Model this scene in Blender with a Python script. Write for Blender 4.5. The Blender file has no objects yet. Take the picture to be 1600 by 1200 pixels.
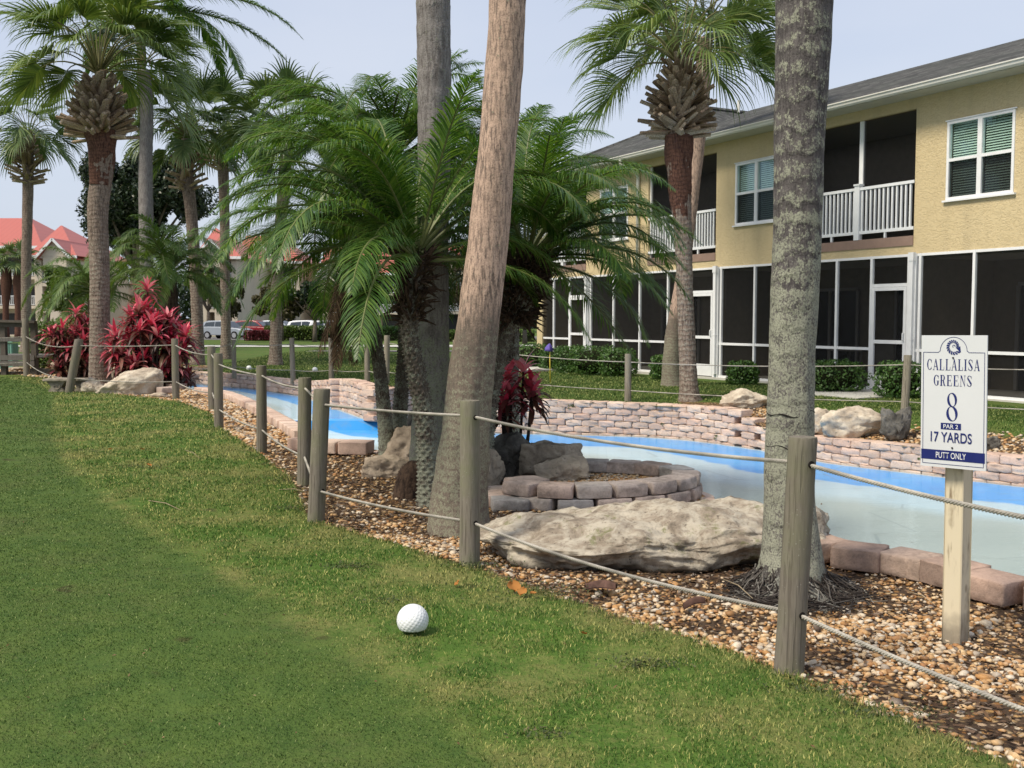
import bpy, bmesh, math, random
import numpy as np
from mathutils import Vector, Matrix, noise as mnoise

# ------------------------------------------------------------------ camera, sky, sun, exposure
scene = bpy.context.scene
COL = scene.collection
PITCH = math.atan(103/1600.0)
cam_d = bpy.data.cameras.new('camera'); cam = bpy.data.objects.new('camera', cam_d); COL.objects.link(cam)
cam.location = (0, 0, 1.5); cam.rotation_euler = (math.pi/2-PITCH, 0, 0)
cam_d.sensor_width = 36; cam_d.lens = 36; cam_d.clip_start = 0.05; cam_d.clip_end = 3000
cam_d.dof.use_dof = True; cam_d.dof.focus_distance = 6.5; cam_d.dof.aperture_fstop = 9.0
scene.camera = cam
scene.view_settings.view_transform = 'Standard'; scene.view_settings.look = 'None'
scene.view_settings.exposure = 0.95; scene.view_settings.gamma = 1
SUN_EL, SUN_AZ = math.radians(52), math.radians(-125)   # azimuth measured from +Y towards +X
world = bpy.data.worlds.new('World'); scene.world = world; world.use_nodes = True
wn = world.node_tree; wn.nodes.clear()
wo = wn.nodes.new('ShaderNodeOutputWorld'); bg = wn.nodes.new('ShaderNodeBackground')
sky = wn.nodes.new('ShaderNodeTexSky'); sky.sky_type = 'NISHITA'; sky.sun_disc = False
sky.sun_elevation = SUN_EL; sky.sun_rotation = SUN_AZ % (2*math.pi); sky.air_density = 1.2; sky.dust_density = 2.0
tc = wn.nodes.new('ShaderNodeTexCoord'); mp = wn.nodes.new('ShaderNodeMapping'); mp.inputs['Scale'].default_value = (1, 1, 3.5)
cl = wn.nodes.new('ShaderNodeTexNoise'); cl.inputs['Scale'].default_value = 1.6; cl.inputs['Detail'].default_value = 5
cr = wn.nodes.new('ShaderNodeValToRGB')
cr.color_ramp.elements[0].position = .3; cr.color_ramp.elements[0].color = (2.95, 3.32, 4.2, 1)
cr.color_ramp.elements[1].position = .75; cr.color_ramp.elements[1].color = (3.75, 3.95, 4.5, 1)
mx = wn.nodes.new('ShaderNodeMix'); mx.data_type = 'RGBA'; mx.inputs[0].default_value = .82
wn.links.new(tc.outputs['Generated'], mp.inputs[0]); wn.links.new(mp.outputs[0], cl.inputs['Vector'])
wn.links.new(cl.outputs[0], cr.inputs[0]); wn.links.new(sky.outputs[0], mx.inputs[6]); wn.links.new(cr.outputs[0], mx.inputs[7])
wn.links.new(mx.outputs[2], bg.inputs[0]); bg.inputs[1].default_value = .1; wn.links.new(bg.outputs[0], wo.inputs[0])
sl = bpy.data.lights.new('sun', 'SUN'); sl.energy = 2.3; sl.angle = math.radians(17); sl.color = (1, .90, .74)
so = bpy.data.objects.new('sun', sl); COL.objects.link(so)
_sd = Vector((math.sin(SUN_AZ)*math.cos(SUN_EL), math.cos(SUN_AZ)*math.cos(SUN_EL), math.sin(SUN_EL)))
so.rotation_euler = _sd.to_track_quat('Z', 'Y').to_euler()

# ------------------------------------------------------------------ measuring helpers
cp, sp = math.cos(PITCH), math.sin(PITCH)
def ray(u, v):
    a, b = (u-800)/1600.0, (600-v)/1600.0
    return Vector((a, cp+b*sp, -sp+b*cp))
def W(u, v, z=0.0):
    r = ray(u, v); t = (z-1.5)/r.z
    return Vector((r.x*t, r.y*t, z))
def D(u, v, Y):
    r = ray(u, v); t = Y/r.y
    return Vector((r.x*t, Y, 1.5+r.z*t))

# ------------------------------------------------------------------ mesh builder
class MB:
    def __init__(s): s.v = []; s.f = []; s.mi = []; s.cur = 0; s.at = None
    def add(s, vs, fs):
        n = len(s.v); s.v += [tuple(p) for p in vs]
        for f in fs: s.f.append(tuple(n+i for i in f)); s.mi.append(s.cur)
    def quad(s, a, b, c, d): s.add([a, b, c, d], [(0, 1, 2, 3)])
    def box(s, x0, x1, y0, y1, z0, z1):
        s.add([(x0,y0,z0),(x1,y0,z0),(x1,y1,z0),(x0,y1,z0),(x0,y0,z1),(x1,y0,z1),(x1,y1,z1),(x0,y1,z1)],
              [(3,2,1,0),(4,5,6,7),(0,1,5,4),(1,2,6,5),(2,3,7,6),(3,0,4,7)])
    def bar(s, a, b, w, h, up=Vector((0,0,1)), w2=None):
        a, b = Vector(a), Vector(b); d = (b-a).normalized()
        x = d.cross(up)
        if x.length < 1e-4: x = d.cross(Vector((0,1,0)))
        x.normalize(); y = x.cross(d); w2 = w if w2 is None else w2
        vs = [a-x*w/2-y*h/2, a+x*w/2-y*h/2, a+x*w/2+y*h/2, a-x*w/2+y*h/2,
              b-x*w2/2-y*h/2, b+x*w2/2-y*h/2, b+x*w2/2+y*h/2, b-x*w2/2+y*h/2]
        s.add(vs, [(0,1,2,3),(7,6,5,4),(0,4,5,1),(1,5,6,2),(2,6,7,3),(3,7,4,0)])
    def tube(s, pts, r, n=8, cap=True, fn=None):
        pts = [Vector(p) for p in pts]; m = len(pts)
        rs = r if hasattr(r, '__len__') else [r]*m
        base = len(s.v); ref = None
        for i, p in enumerate(pts):
            t = (pts[min(i+1, m-1)]-pts[max(i-1, 0)]).normalized()
            if ref is None:
                ref = Vector((1,0,0)) if abs(t.x) < .8 else Vector((0,1,0))
            x = (ref-t*ref.dot(t)).normalized(); ref = x; y = t.cross(x)
            for k in range(n):
                a = 2*math.pi*k/n; rr = rs[i] if fn is None else rs[i]+fn(i, a, p)
                s.v.append(tuple(p+x*(math.cos(a)*rr)+y*(math.sin(a)*rr)))
        for i in range(m-1):
            for k in range(n):
                s.f.append((base+i*n+k, base+i*n+(k+1)%n, base+(i+1)*n+(k+1)%n, base+(i+1)*n+k)); s.mi.append(s.cur)
        if cap:
            s.f.append(tuple(base+k for k in reversed(range(n)))); s.mi.append(s.cur)
            s.f.append(tuple(base+(m-1)*n+k for k in range(n))); s.mi.append(s.cur)
    def prism(s, poly, z0, z1):
        n = len(poly); s.add([(x,y,z0) for x,y in poly]+[(x,y,z1) for x,y in poly],
            [tuple(reversed(range(n))), tuple(range(n, 2*n))]+[(i,(i+1)%n,n+(i+1)%n,n+i) for i in range(n)])
    def build(s, name, mat, parent=None, smooth=False, local=False, angle=None):
        me = bpy.data.meshes.new(name)
        vs = s.v
        if parent is not None and not local:
            o = root_loc(parent); vs = [(a-o[0], b-o[1], c-o[2]) for a, b, c in vs]
        me.from_pydata(vs, [], s.f); return link(me, name, mat, parent, smooth, s.mi, angle)
def root_loc(p):
    while p.parent: p = p.parent
    return tuple(p.location)
def link(me, name, mat, parent=None, smooth=False, mi=None, angle=None):
    for m in (mat if isinstance(mat, (list, tuple)) else [mat]): me.materials.append(m)
    if mi is not None and any(mi): me.polygons.foreach_set('material_index', mi)
    if smooth: me.polygons.foreach_set('use_smooth', [True]*len(me.polygons))
    me.update()
    o = bpy.data.objects.new(name, me); COL.objects.link(o)
    if parent is not None: o.parent = parent
    if angle is not None:
        bm = bmesh.new(); bm.from_mesh(me)
        for e in bm.edges:
            if len(e.link_faces) == 2 and e.calc_face_angle(0) > angle: e.smooth = False
        bm.to_mesh(me); bm.free()
    return o
def npmesh(name, V, F, mat, smooth=False, attrs=None, parent=None):
    """V (n,3), F (m,k) numpy"""
    me = bpy.data.meshes.new(name); n, m, k = len(V), len(F), F.shape[1]
    me.vertices.add(n); me.vertices.foreach_set('co', np.asarray(V, np.float32).ravel())
    me.loops.add(m*k); me.loops.foreach_set('vertex_index', np.asarray(F, np.int32).ravel())
    me.polygons.add(m); me.polygons.foreach_set('loop_start', np.arange(0, m*k, k, dtype=np.int32))
    if smooth: me.polygons.foreach_set('use_smooth', np.ones(m, dtype=bool))
    me.update(calc_edges=True)
    for a, vals in (attrs or {}).items():
        at = me.attributes.new(a, 'FLOAT', 'POINT'); at.data.foreach_set('value', np.asarray(vals, np.float32))
    return link(me, name, mat, parent)
def T(o, label, cat, group=None):
    o['label'] = label; o['category'] = cat
    if group: o['group'] = group
    return o
def kind(o, k): o['kind'] = k; return o
def root(name, loc, label, cat, group=None, rz=0):
    o = bpy.data.objects.new(name, None); COL.objects.link(o); o.location = loc; o.rotation_euler = (0, 0, rz)
    o.empty_display_size = .1
    return T(o, label, cat, group)
def copy_tree(o, parent=None):
    c = o.copy(); COL.objects.link(c)
    if parent is not None: c.parent = parent
    for ch in list(o.children): copy_tree(ch, c)
    return c

# ------------------------------------------------------------------ material builder
class NB:
    def __init__(s, name, rough=.8, spec=.3, metal=0):
        s.m = bpy.data.materials.new(name); s.m.use_nodes = True; s.t = s.m.node_tree; s.t.nodes.clear()
        s.out = s.n('ShaderNodeOutputMaterial'); s.b = s.n('ShaderNodeBsdfPrincipled')
        s.b.inputs['Roughness'].default_value = rough; s.b.inputs['Specular IOR Level'].default_value = spec
        s.b.inputs['Metallic'].default_value = metal
        s.l(s.b.outputs[0], s.out.inputs[0])
    def n(s, t, **k):
        x = s.t.nodes.new(t)
        for a, b in k.items(): setattr(x, a, b)
        return x
    def l(s, a, b): s.t.links.new(a, b)
    def put(s, sock, v):
        if isinstance(v, bpy.types.NodeSocket): s.l(v, sock)
        elif isinstance(v, (tuple, list)): sock.default_value = (*v, 1) if len(v) == 3 and len(sock.default_value) == 4 else v
        else: sock.default_value = v
    def obj(s): return s.n('ShaderNodeTexCoord').outputs['Object']
    def pos(s): return s.n('ShaderNodeNewGeometry').outputs['Position']
    def island(s): return s.n('ShaderNodeNewGeometry').outputs['Random Per Island']
    def attr(s, a): return s.n('ShaderNodeAttribute', attribute_name=a).outputs['Fac']
    def map(s, v, sc=(1,1,1), loc=(0,0,0), rot=(0,0,0)):
        x = s.n('ShaderNodeMapping'); s.l(v, x.inputs[0]); x.inputs['Scale'].default_value = sc
        x.inputs['Location'].default_value = loc; x.inputs['Rotation'].default_value = rot; return x.outputs[0]
    def noise(s, v, scale, detail=4, rough=.55, dist=0):
        x = s.n('ShaderNodeTexNoise'); s.l(v, x.inputs['Vector']); x.inputs['Scale'].default_value = scale
        x.inputs['Detail'].default_value = detail; x.inputs['Roughness'].default_value = rough; x.inputs['Distortion'].default_value = dist
        return x.outputs[0]
    def vor(s, v, scale, feat='F1', out='Distance'):
        x = s.n('ShaderNodeTexVoronoi', feature=feat); s.l(v, x.inputs['Vector']); x.inputs['Scale'].default_value = scale
        return x.outputs[out]
    def ramp(s, f, stops, interp='LINEAR'):
        x = s.n('ShaderNodeValToRGB'); s.l(f, x.inputs[0]); e = x.color_ramp; e.interpolation = interp
        while len(e.elements) < len(stops): e.elements.new(.5)
        for el, (p, c) in zip(e.elements, stops):
            el.position = p; el.color = (*c, 1) if hasattr(c, '__len__') else (c, c, c, 1)
        return x.outputs[0]
    def mix(s, f, a, b, mode='MIX'):
        x = s.n('ShaderNodeMix', data_type='RGBA', blend_type=mode)
        s.put(x.inputs[0], f); s.put(x.inputs[6], a); s.put(x.inputs[7], b); return x.outputs[2]
    def math(s, op, a, b=0.0, c=0.0):
        x = s.n('ShaderNodeMath', operation=op); s.put(x.inputs[0], a); s.put(x.inputs[1], b); s.put(x.inputs[2], c); return x.outputs[0]
    def sep(s, v):
        x = s.n('ShaderNodeSeparateXYZ'); s.l(v, x.inputs[0]); return x.outputs
    def bump(s, h, strength=.5, dist=.02, prev=None):
        x = s.n('ShaderNodeBump'); s.l(h, x.inputs['Height']); x.inputs['Strength'].default_value = strength
        x.inputs['Distance'].default_value = dist
        if prev is not None: s.l(prev, x.inputs['Normal'])
        return x.outputs[0]
    def done(s, col=None, bump=None, rough=None):
        if col is not None: s.put(s.b.inputs['Base Color'], col)
        if bump is not None: s.l(bump, s.b.inputs['Normal'])
        if rough is not None: s.put(s.b.inputs['Roughness'], rough)
        return s.m
def plain(name, c, rough=.7, spec=.3, var=.12, scale=8, metal=0):
    b = NB(name, rough, spec, metal); v = b.obj(); f = b.noise(v, scale, 5)
    d = tuple(x*(1-var) for x in c); e = tuple(min(1, x*(1+var)) for x in c)
    return b.done(b.ramp(f, [(.3, d), (.7, e)]), b.bump(b.noise(v, scale*8, 3), .1, .005))

def bark(name, tone, dark, lichen, lich_lo, lich_hi, zsplit, ring=9.0, crack=.5, mott=60, moss=None, low=None, bs=.8):
    """ringed palm bark; lichen cover differs below and above zsplit"""
    b = NB(name, .9, .15); v = b.obj(); z = b.sep(v)[2]
    wob = b.noise(b.map(v, (1, 1, .6)), 7, 4, .6)
    zz = b.math('ADD', b.math('MULTIPLY', z, ring), b.math('MULTIPLY', wob, 2.2))
    fr = b.math('FRACT', zz)
    rings = b.ramp(fr, [(0, .25), (.25, 1), (.6, .8), (.9, .35), (1, .25)])
    vert = b.noise(b.map(v, (mott, mott, mott*.16)), 1, 3, .6)
    fine = b.noise(v, mott*1.4, 4, .7)
    col = b.mix(b.ramp(vert, [(.36, 1), (.56, 0)]), tone, dark)
    col = b.mix(b.math('MULTIPLY', b.math('SUBTRACT', 1.0, rings), crack), col, dark)
    if lichen is not None: amt_r = b.math('MULTIPLY', b.math('SUBTRACT', rings, .6), .12)
    big = b.noise(v, 3.2, 5, .6)
    col = b.mix(b.ramp(big, [(.3, .5), (.65, 0)]), col, tuple(x*.75 for x in tone))
    if low is not None:      # older, darker wood towards the foot
        lw_ = b.ramp(b.math('ADD', b.math('MULTIPLY', b.math('SUBTRACT', z, low[0]), 1.2), b.math('MULTIPLY', b.noise(v, 6, 5, .7), 1.0)), [(.3, low[1]), (.75, 0)])
        col = b.mix(lw_, col, low[2])
    if lichen is not None:
        zf = b.math('MULTIPLY_ADD', b.math('SUBTRACT', z, zsplit), .9, b.math('MULTIPLY_ADD', big, 1.6, -.3))
        amt = b.mix(b.ramp(zf, [(.2, 0), (.8, 1)]), (lich_lo,)*3, (lich_hi,)*3)
        ln = b.math('ADD', amt_r, b.math('ADD', b.math('MULTIPLY', b.noise(v, 22, 6, .75, .3), .6), b.math('MULTIPLY', b.noise(b.map(v, (75, 75, 48)), 1, 4, .7), .4)))
        lf = b.ramp(b.math('ADD', ln, b.math('MULTIPLY', amt, .34)), [(.60, 0), (.645, 1)])
        pits = b.math('ADD', b.math('MULTIPLY', b.noise(b.map(v, (95, 95, 70)), 1, 4, .75), .7), b.math('MULTIPLY', b.noise(v, 13, 4, .6), .3))
        lf = b.math('MULTIPLY', lf, b.ramp(pits, [(.44, .1), (.49, 1)]))
        lc = b.mix(b.noise(v, 50, 3), tuple(x*.75 for x in lichen), tuple(x*1.25 for x in lichen))
        col = b.mix(lf, col, lc)
    if moss is not None:
        mf = b.ramp(b.math('ADD', b.noise(v, 5, 5, .65), b.math('MULTIPLY', z, -.12)), [(.42, 0), (.58, .8)])
        col = b.mix(mf, col, moss)
    col = b.mix(b.ramp(fine, [(.35, .55), (.5, 0)]), col, tuple(x*.5 for x in dark))
    h = b.math('ADD', b.math('MULTIPLY', rings, crack*1.2), b.math('ADD', b.math('MULTIPLY', vert, .5), b.math('MULTIPLY', fine, .5)))
    return b.done(col, b.bump(h, bs, .012))

def leafmat(name, stops, rough=.45, trans=.25, spec=.4, tint=None):
    b = NB(name, rough, spec); f = b.island()
    big = b.noise(b.pos(), 1.4, 2)
    col = b.ramp(b.math('ADD', b.math('MULTIPLY', f, .7), b.math('MULTIPLY', big, .35)), stops)
    tr = b.n('ShaderNodeBsdfTranslucent'); b.l(b.mix(1.0, col, tint or (1.3, 1.35, .6), 'MULTIPLY'), tr.inputs[0])
    ms = b.n('ShaderNodeMixShader'); ms.inputs[0].default_value = trans
    b.put(b.b.inputs['Base Color'], col)
    b.l(b.b.outputs[0], ms.inputs[1]); b.l(tr.outputs[0], ms.inputs[2]); b.l(ms.outputs[0], b.out.inputs[0])
    return b.m

def M_wood(name='weathered_wood', c0=(.165,.14,.115), c1=(.30,.27,.22), green=(.17,.19,.09), gr=.5):
    b = NB(name, .85, .2); v = b.obj(); g = b.noise(b.map(v, (45, 45, 3)), 1, 5, .65)
    ob = b.n('ShaderNodeObjectInfo').outputs['Random']
    col = b.mix(g, c0, c1); cr_ = b.noise(b.map(v, (70, 70, 2.2), (4, 1, 3)), 1, 2, .5)
    k = b.ramp(cr_, [(.36, 1), (.42, 0)]); col = b.mix(b.math('MULTIPLY', k, .65), col, (.07,.058,.045)); col = b.mix(b.ramp(b.noise(b.map(v, (240, 240, 14)), 1, 3, .6), [(.35, .5), (.6, 0)]), col, (.10,.085,.07))
    m = b.ramp(b.noise(v, 4, 4, .6), [(.42, 0), (.62, gr)]); col = b.mix(m, col, green)
    col = b.mix(b.math('MULTIPLY', ob, .45), col, (.14,.12,.10))
    sp_ = b.ramp(b.vor(v, 60), [(.08, 1), (.14, 0)]); col = b.mix(b.math('MULTIPLY', sp_, b.ramp(b.noise(v, 9), [(.5, 0), (.6, .7)])), col, (.45,.45,.38))
    return b.done(col, b.bump(b.math('SUBTRACT', g, k), .6, .006))

def rockmat(name, light, mid, dark, darkamt=.0, moss=0.0, scale=1.0, zdark=None):
    b = NB(name, .92, .15); v = b.obj()
    n1 = b.noise(v, 3.5*scale, 7, .65, .4); n2 = b.noise(v, 14*scale, 8, .72); n3 = b.noise(v, 55*scale, 4, .7)
    col = b.ramp(n1, [(.28, dark), (.42, mid), (.55, light), (.8, tuple(min(1, x*1.12) for x in light))])
    col = b.mix(b.ramp(n2, [(.32, .8), (.5, 0)]), col, mid)
    pit = b.ramp(b.math('ADD', n2, b.math('MULTIPLY', n3, .5)), [(.50+darkamt*.06, 1), (.64+darkamt*.03, 0)])
    col = b.mix(b.math('MULTIPLY', pit, .75), col, tuple(x*.45 for x in dark))
    if zdark is not None:   # darker towards the ground, its upper limit broken by noise
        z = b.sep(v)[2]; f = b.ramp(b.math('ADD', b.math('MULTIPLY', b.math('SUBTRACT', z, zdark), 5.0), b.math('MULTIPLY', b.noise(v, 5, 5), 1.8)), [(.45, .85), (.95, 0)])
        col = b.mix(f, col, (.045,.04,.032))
    if moss:
        mf = b.math('MULTIPLY', b.ramp(b.noise(v, 4.5, 6, .7), [(.56, 0), (.62, moss)]), b.ramp(b.noise(v, 30, 3), [(.4, 0), (.55, 1)]))
        col = b.mix(mf, col, (.12,.14,.035))
    h = b.math('ADD', n1, b.math('ADD', b.math('MULTIPLY', n2, .6), b.math('MULTIPLY', n3, .25)))
    return b.done(col, b.bump(h, .8, .03))

MAT = {}
MAT['wood'] = M_wood()
MAT['wood_far'] = M_wood('old_post_wood', (.24,.21,.17), (.40,.36,.28), (.2,.2,.12), .3)
MAT['wood_dark'] = M_wood('dark_rail_wood', (.07,.055,.045), (.14,.12,.10), (.08,.08,.06), .2)
MAT['wood_grey'] = M_wood('grey_board_wood', (.13,.12,.115), (.22,.21,.2), (.12,.12,.1), .2)
def _cream():
    b = NB('cream_painted_wood', .7, .3); v = b.obj()
    st = b.noise(b.map(v, (22, 22, 2.2)), 1, 6, .7); f = b.ramp(st, [(.50, 0), (.60, .85)])
    side = b.ramp(b.noise(b.map(v, (1, 1, .6)), 9, 3), [(.45, 0), (.6, 1)])
    col = b.mix(b.math('MULTIPLY', f, side), (.62,.55,.40), (.16,.11,.06))
    kn = b.ramp(b.vor(b.map(v, (1, 1, .5)), 9), [(.06, 1), (.12, 0)]); col = b.mix(b.math('MULTIPLY', kn, .6), col, (.14,.10,.06))
    low = b.ramp(b.math('ADD', b.sep(v)[2], b.math('MULTIPLY', b.noise(v, 12), .2)), [(.12, .8), (.24, 0)])
    col = b.mix(low, col, (.2,.17,.13))
    return b.done(col, b.bump(st, .3, .004))
MAT['cream'] = _cream()
def _rope():
    b = NB('rope_fibre', .85, .2); v = b.obj(); n = b.noise(v, 160, 3, .6); g = b.noise(v, 5, 3)
    col = b.mix(b.ramp(g, [(.35, 0), (.65, 1)]), (.24,.225,.20), (.47,.44,.385)); col = b.mix(b.ramp(n, [(.3, .6), (.55, 0)]), col, (.14,.13,.11))
    return b.done(col, b.bump(n, .4, .002))
MAT['rope'] = _rope()
def _block(name, tones, grime):
    b = NB(name, .95, .04); v = b.obj(); f = b.island()
    col = b.ramp(f, [(i/(len(tones)-1), c) for i, c in enumerate(tones)])
    n = b.noise(v, 60, 5, .7); n2 = b.noise(v, 2.2, 4, .6); n3 = b.noise(v, 18, 5, .7)
    col = b.mix(b.ramp(n, [(.3, .45), (.5, 0)]), col, tuple(x*.5 for x in tones[0]))
    col = b.mix(b.ramp(b.math('ADD', b.math('MULTIPLY', n2, .8), b.math('MULTIPLY', n3, .4)), [(.58-grime*.1, 0), (.75-grime*.1, .8*grime)]), col, (.07,.065,.06))
    return b.done(col, b.bump(b.math('ADD', n, n3), .6, .008))
MAT['block_pink'] = _block('pink_split_block', [(.50,.345,.27), (.64,.47,.38), (.57,.42,.33), (.70,.55,.45), (.56,.41,.32)], .30)
MAT['block_grey'] = _block('stained_paver_block', [(.48,.385,.33), (.58,.45,.38), (.40,.39,.375), (.62,.50,.43), (.50,.46,.42)], .7)
MAT['block_brown'] = _block('brown_paver_block', [(.40,.28,.22), (.48,.34,.27), (.36,.26,.21), (.52,.39,.31), (.43,.31,.25)], .6)
MAT['rock_light'] = rockmat('pale_limestone', (.60,.53,.42), (.42,.35,.27), (.22,.18,.14))
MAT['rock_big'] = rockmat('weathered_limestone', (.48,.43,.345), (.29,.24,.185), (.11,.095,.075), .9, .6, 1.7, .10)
MAT['rock_grey'] = rockmat('grey_brown_rock', (.42,.36,.28), (.29,.245,.19), (.12,.10,.085), .3, .15)
MAT['rock_tan'] = rockmat('tan_sandstone', (.46,.38,.29), (.36,.29,.22), (.2,.16,.12))
MAT['rock_dark'] = rockmat('dark_pitted_rock', (.17,.16,.14), (.09,.085,.075), (.03,.028,.025), .8)
MAT['white_paint'] = plain('white_trim_paint', (.74,.75,.76), .5, .4, .05, 6)
MAT['white_pvc'] = plain('white_rail_vinyl', (.70,.72,.74), .4, .4, .04, 4)
MAT['dark_hole'] = plain('drilled_hole_shadow_wood', (.02,.017,.015), .9, .1)
# ------------------------------------------------------------------ site outlines (metres on the ground, from sightings)
def xy(p): return (p[0], p[1])
FW = []  # far retaining wall: (x, y, top z, floor z)
for u, vb, zb, top in [(280,601,-.3,.06),(312,601.5,-.3,.06),(351,605,-.3,.06),(400,608.5,-.3,.04),(450,616,-.3,.05),(474,620,-.3,.06),
                       (515,633,-.3,.22),(545,645,-.3,.33),(575,655,-.3,.30),(597,657.5,-.3,.25)]:
    p = W(u, vb, zb); FW.append((p.x, p.y, top, zb))
for u, Y, top in [(625,19.2,.20),(700,19.3,.15),(794,18.5,.07),(840,18.5,.03),(1000,18.05,.0),(1080,17.5,.0),(1140,16.85,.0)]:
    FW.append(((u-800)/1600*Y, Y, top, -.6))
for u, Y, top in [(1200,16.1,-.21),(1300,14.75,-.21),(1444,13.7,-.21),(1600,12.7,-.21)]:
    FW.append(((u-800)/1600*Y, Y, top, -.6))
FW += [(8.2,11.3,-.21,-.6),(10.5,10.1,-.21,-.6),(14,9.0,-.21,-.6)]
FWL = np.array([(a, b) for a, b, c, d in FW])
BANK = [(-8.6,23.4),(-7.6,22.6),(-6.3,21.0),(-5.15,19.4),(-4.4,17.8),(-3.6,16.1),(-2.9,14.3),(-2.35,12.9),(-2.0,12.2),(-1.5,11.8),(-.6,11.9),(.3,10.9),(.75,9.8),
        (1.15,9.62),(1.5,9.3),(1.72,8.85),(1.62,8.3),(1.66,7.8),(1.95,7.1),(2.2,6.62),(2.65,6.2),(3.05,5.72),(3.9,5.25),(6,4.9),(9,4.8),(14,4.6)]
BK = np.array(BANK)
BASIN = np.vstack([BK, FWL[::-1]])
EDGE_PX = [(0,583),(75,590),(140,612),(275,626),(330,645),(345,668),(405,708),(455,748),(480,806),(560,830),(640,855),(720,880),(800,903),(880,933),
           (930,950),(1050,985),(1130,1013),(1200,1040),(1290,1075),(1400,1122),(1500,1163),(1590,1200)]
EDGE = np.array([xy(W(*p)) for p in EDGE_PX]+[(2.2,1.7),(3.2,1.0)])
BED = np.vstack([EDGE, [(14,1.0),(14,4.6)], BK[::-1], [(-8.6,29),(-9,31.5),(-16,32),(-16,29)]])
PUTT = np.array([(-30,31),(-17,27)]+[xy(W(*p)) for p in [(0,588),(60,601),(82,616),(84,650),(86,690),(98,722),(150,770),(215,822),(330,892),(450,960),(585,1050),(700,1130),(780,1200)]]+[(.3,1.5),(.4,0),(-30,0)])
def inpoly(X, Y, P):
    r = np.zeros(X.shape, bool); n = len(P)
    for i in range(n):
        x1, y1 = P[i]; x2, y2 = P[(i+1) % n]
        if y1 == y2: continue
        c = ((y1 > Y) != (y2 > Y)) & (X < (x2-x1)*(Y-y1)/(y2-y1)+x1); r ^= c
    return r
def polydist(X, Y, P, closed=False):
    """distance, nearest x, nearest y, fractional segment index"""
    best = np.full(X.shape, 1e9); nx = np.zeros(X.shape); ny = np.zeros(X.shape); tt = np.zeros(X.shape)
    n = len(P)
    for i in range(n if closed else n-1):
        a, b = P[i], P[(i+1) % n]; d = b-a; L = d@d
        t = np.clip(((X-a[0])*d[0]+(Y-a[1])*d[1])/L, 0, 1); px, py = a[0]+t*d[0], a[1]+t*d[1]
        q = np.hypot(X-px, Y-py); m = q < best
        best[m] = q[m]; nx[m] = px[m]; ny[m] = py[m]; tt[m] = (i+t)[m]
    return best, nx, ny, tt
def ss(x, a, b):
    t = np.clip((x-a)/(b-a), 0, 1); return t*t*(3-2*t)
def vnoise(X, Y, s, seed=0):
    """cheap smooth value noise on arrays"""
    rng = np.random.RandomState(seed); G = rng.rand(256, 256)
    x, y = X*s+1000, Y*s+1000; xi, yi = np.floor(x).astype(int), np.floor(y).astype(int); fx, fy = x-xi, y-yi
    fx, fy = fx*fx*(3-2*fx), fy*fy*(3-2*fy)
    g = lambda i, j: G[i % 256, j % 256]
    return (g(xi,yi)*(1-fx)+g(xi+1,yi)*fx)*(1-fy)+(g(xi,yi+1)*(1-fx)+g(xi+1,yi+1)*fx)*fy
FTOP = np.array([c for a, b, c, d in FW])
def is_far(X, Y):     # beyond the far wall line
    yy = np.interp(X, FWL[:, 0], FWL[:, 1]); return (Y > yy-.07) & (X > FWL[0, 0]-.3)
def height(X, Y):
    X = np.asarray(X, float); Y = np.asarray(Y, float)
    bed = inpoly(X, Y, BED) | (polydist(X, Y, BK)[0] < .2); far = is_far(X, Y) | (polydist(X, Y, FWL)[0] < .2)
    z = np.zeros(X.shape)
    z += (vnoise(X, Y, .7, 1)-.5)*.03*(Y > 2)
    de = polydist(X, Y, EDGE)[0]
    z = np.where(bed, -.02-.015*ss(de, 0, .3)+(vnoise(X, Y, 2.5, 2)-.5)*.03, z)
    d, nx, ny, t = polydist(X, Y, FWL); wt = np.interp(t, np.arange(len(FTOP)), FTOP)-.035
    zf = .03+(vnoise(X, Y, .15, 3)-.5)*.08
    width = np.where(wt < -.1, 1.6, 1.9)
    k = ss(d, .15, width)
    z = np.where(far, wt*(1-k)+zf*k, z)
    z = z-.36*ss(Y, 45, 80)
    return z
def h1(x, y): return float(height(np.array([x]), np.array([y]))[0])

# ------------------------------------------------------------------ ground sheet
def axis(segs):
    out = []
    for a, b, st in segs: out += list(np.arange(a, b-1e-6, st))
    return np.array(out+[segs[-1][1]])
gx = axis([(-900,-200,100),(-200,-60,20),(-60,-20,4),(-20,-9,1),(-9,9,.09),(9,16,.5),(16,60,4),(60,200,20),(200,900,100)])
gy = axis([(-60,0,10),(0,2.5,.5),(2.5,29,.09),(29,45,.8),(45,120,3),(120,300,20),(300,1500,150)])
GX, GY = np.meshgrid(gx, gy)
d, nx, ny, t = polydist(GX, GY, BASIN, True)
sn = d < .05
GX = np.where(sn, nx, GX); GY = np.where(sn, ny, GY)
GZ = height(GX, GY)
cx, cy = (GX[:-1,:-1]+GX[1:,1:])/2, (GY[:-1,:-1]+GY[1:,1:])/2
keep = ~inpoly(cx, cy, BASIN)
ny_, nx_ = GX.shape
idx = np.arange(ny_*nx_).reshape(ny_, nx_)
F = np.stack([idx[:-1,:-1], idx[:-1,1:], idx[1:,1:], idx[1:,:-1]], -1)[keep]
dE = polydist(GX, GY, EDGE)[0]; inb = inpoly(GX, GY, BED) | (polydist(GX, GY, BK)[0] < .2)
jag = (vnoise(GX, GY, 4, 5)-.5)*.16+(vnoise(GX, GY, 14, 6)-.5)*.06
grav = ss(np.where(inb, dE, -dE)+jag, -.04, .04)
far = is_far(GX, GY)
dF = polydist(GX, GY, FWL)
fg = np.where(far & (GX > 3.0) & (GX < 12), 1-ss(dF[0]+jag*2, .85, 1.0), 0)
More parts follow.
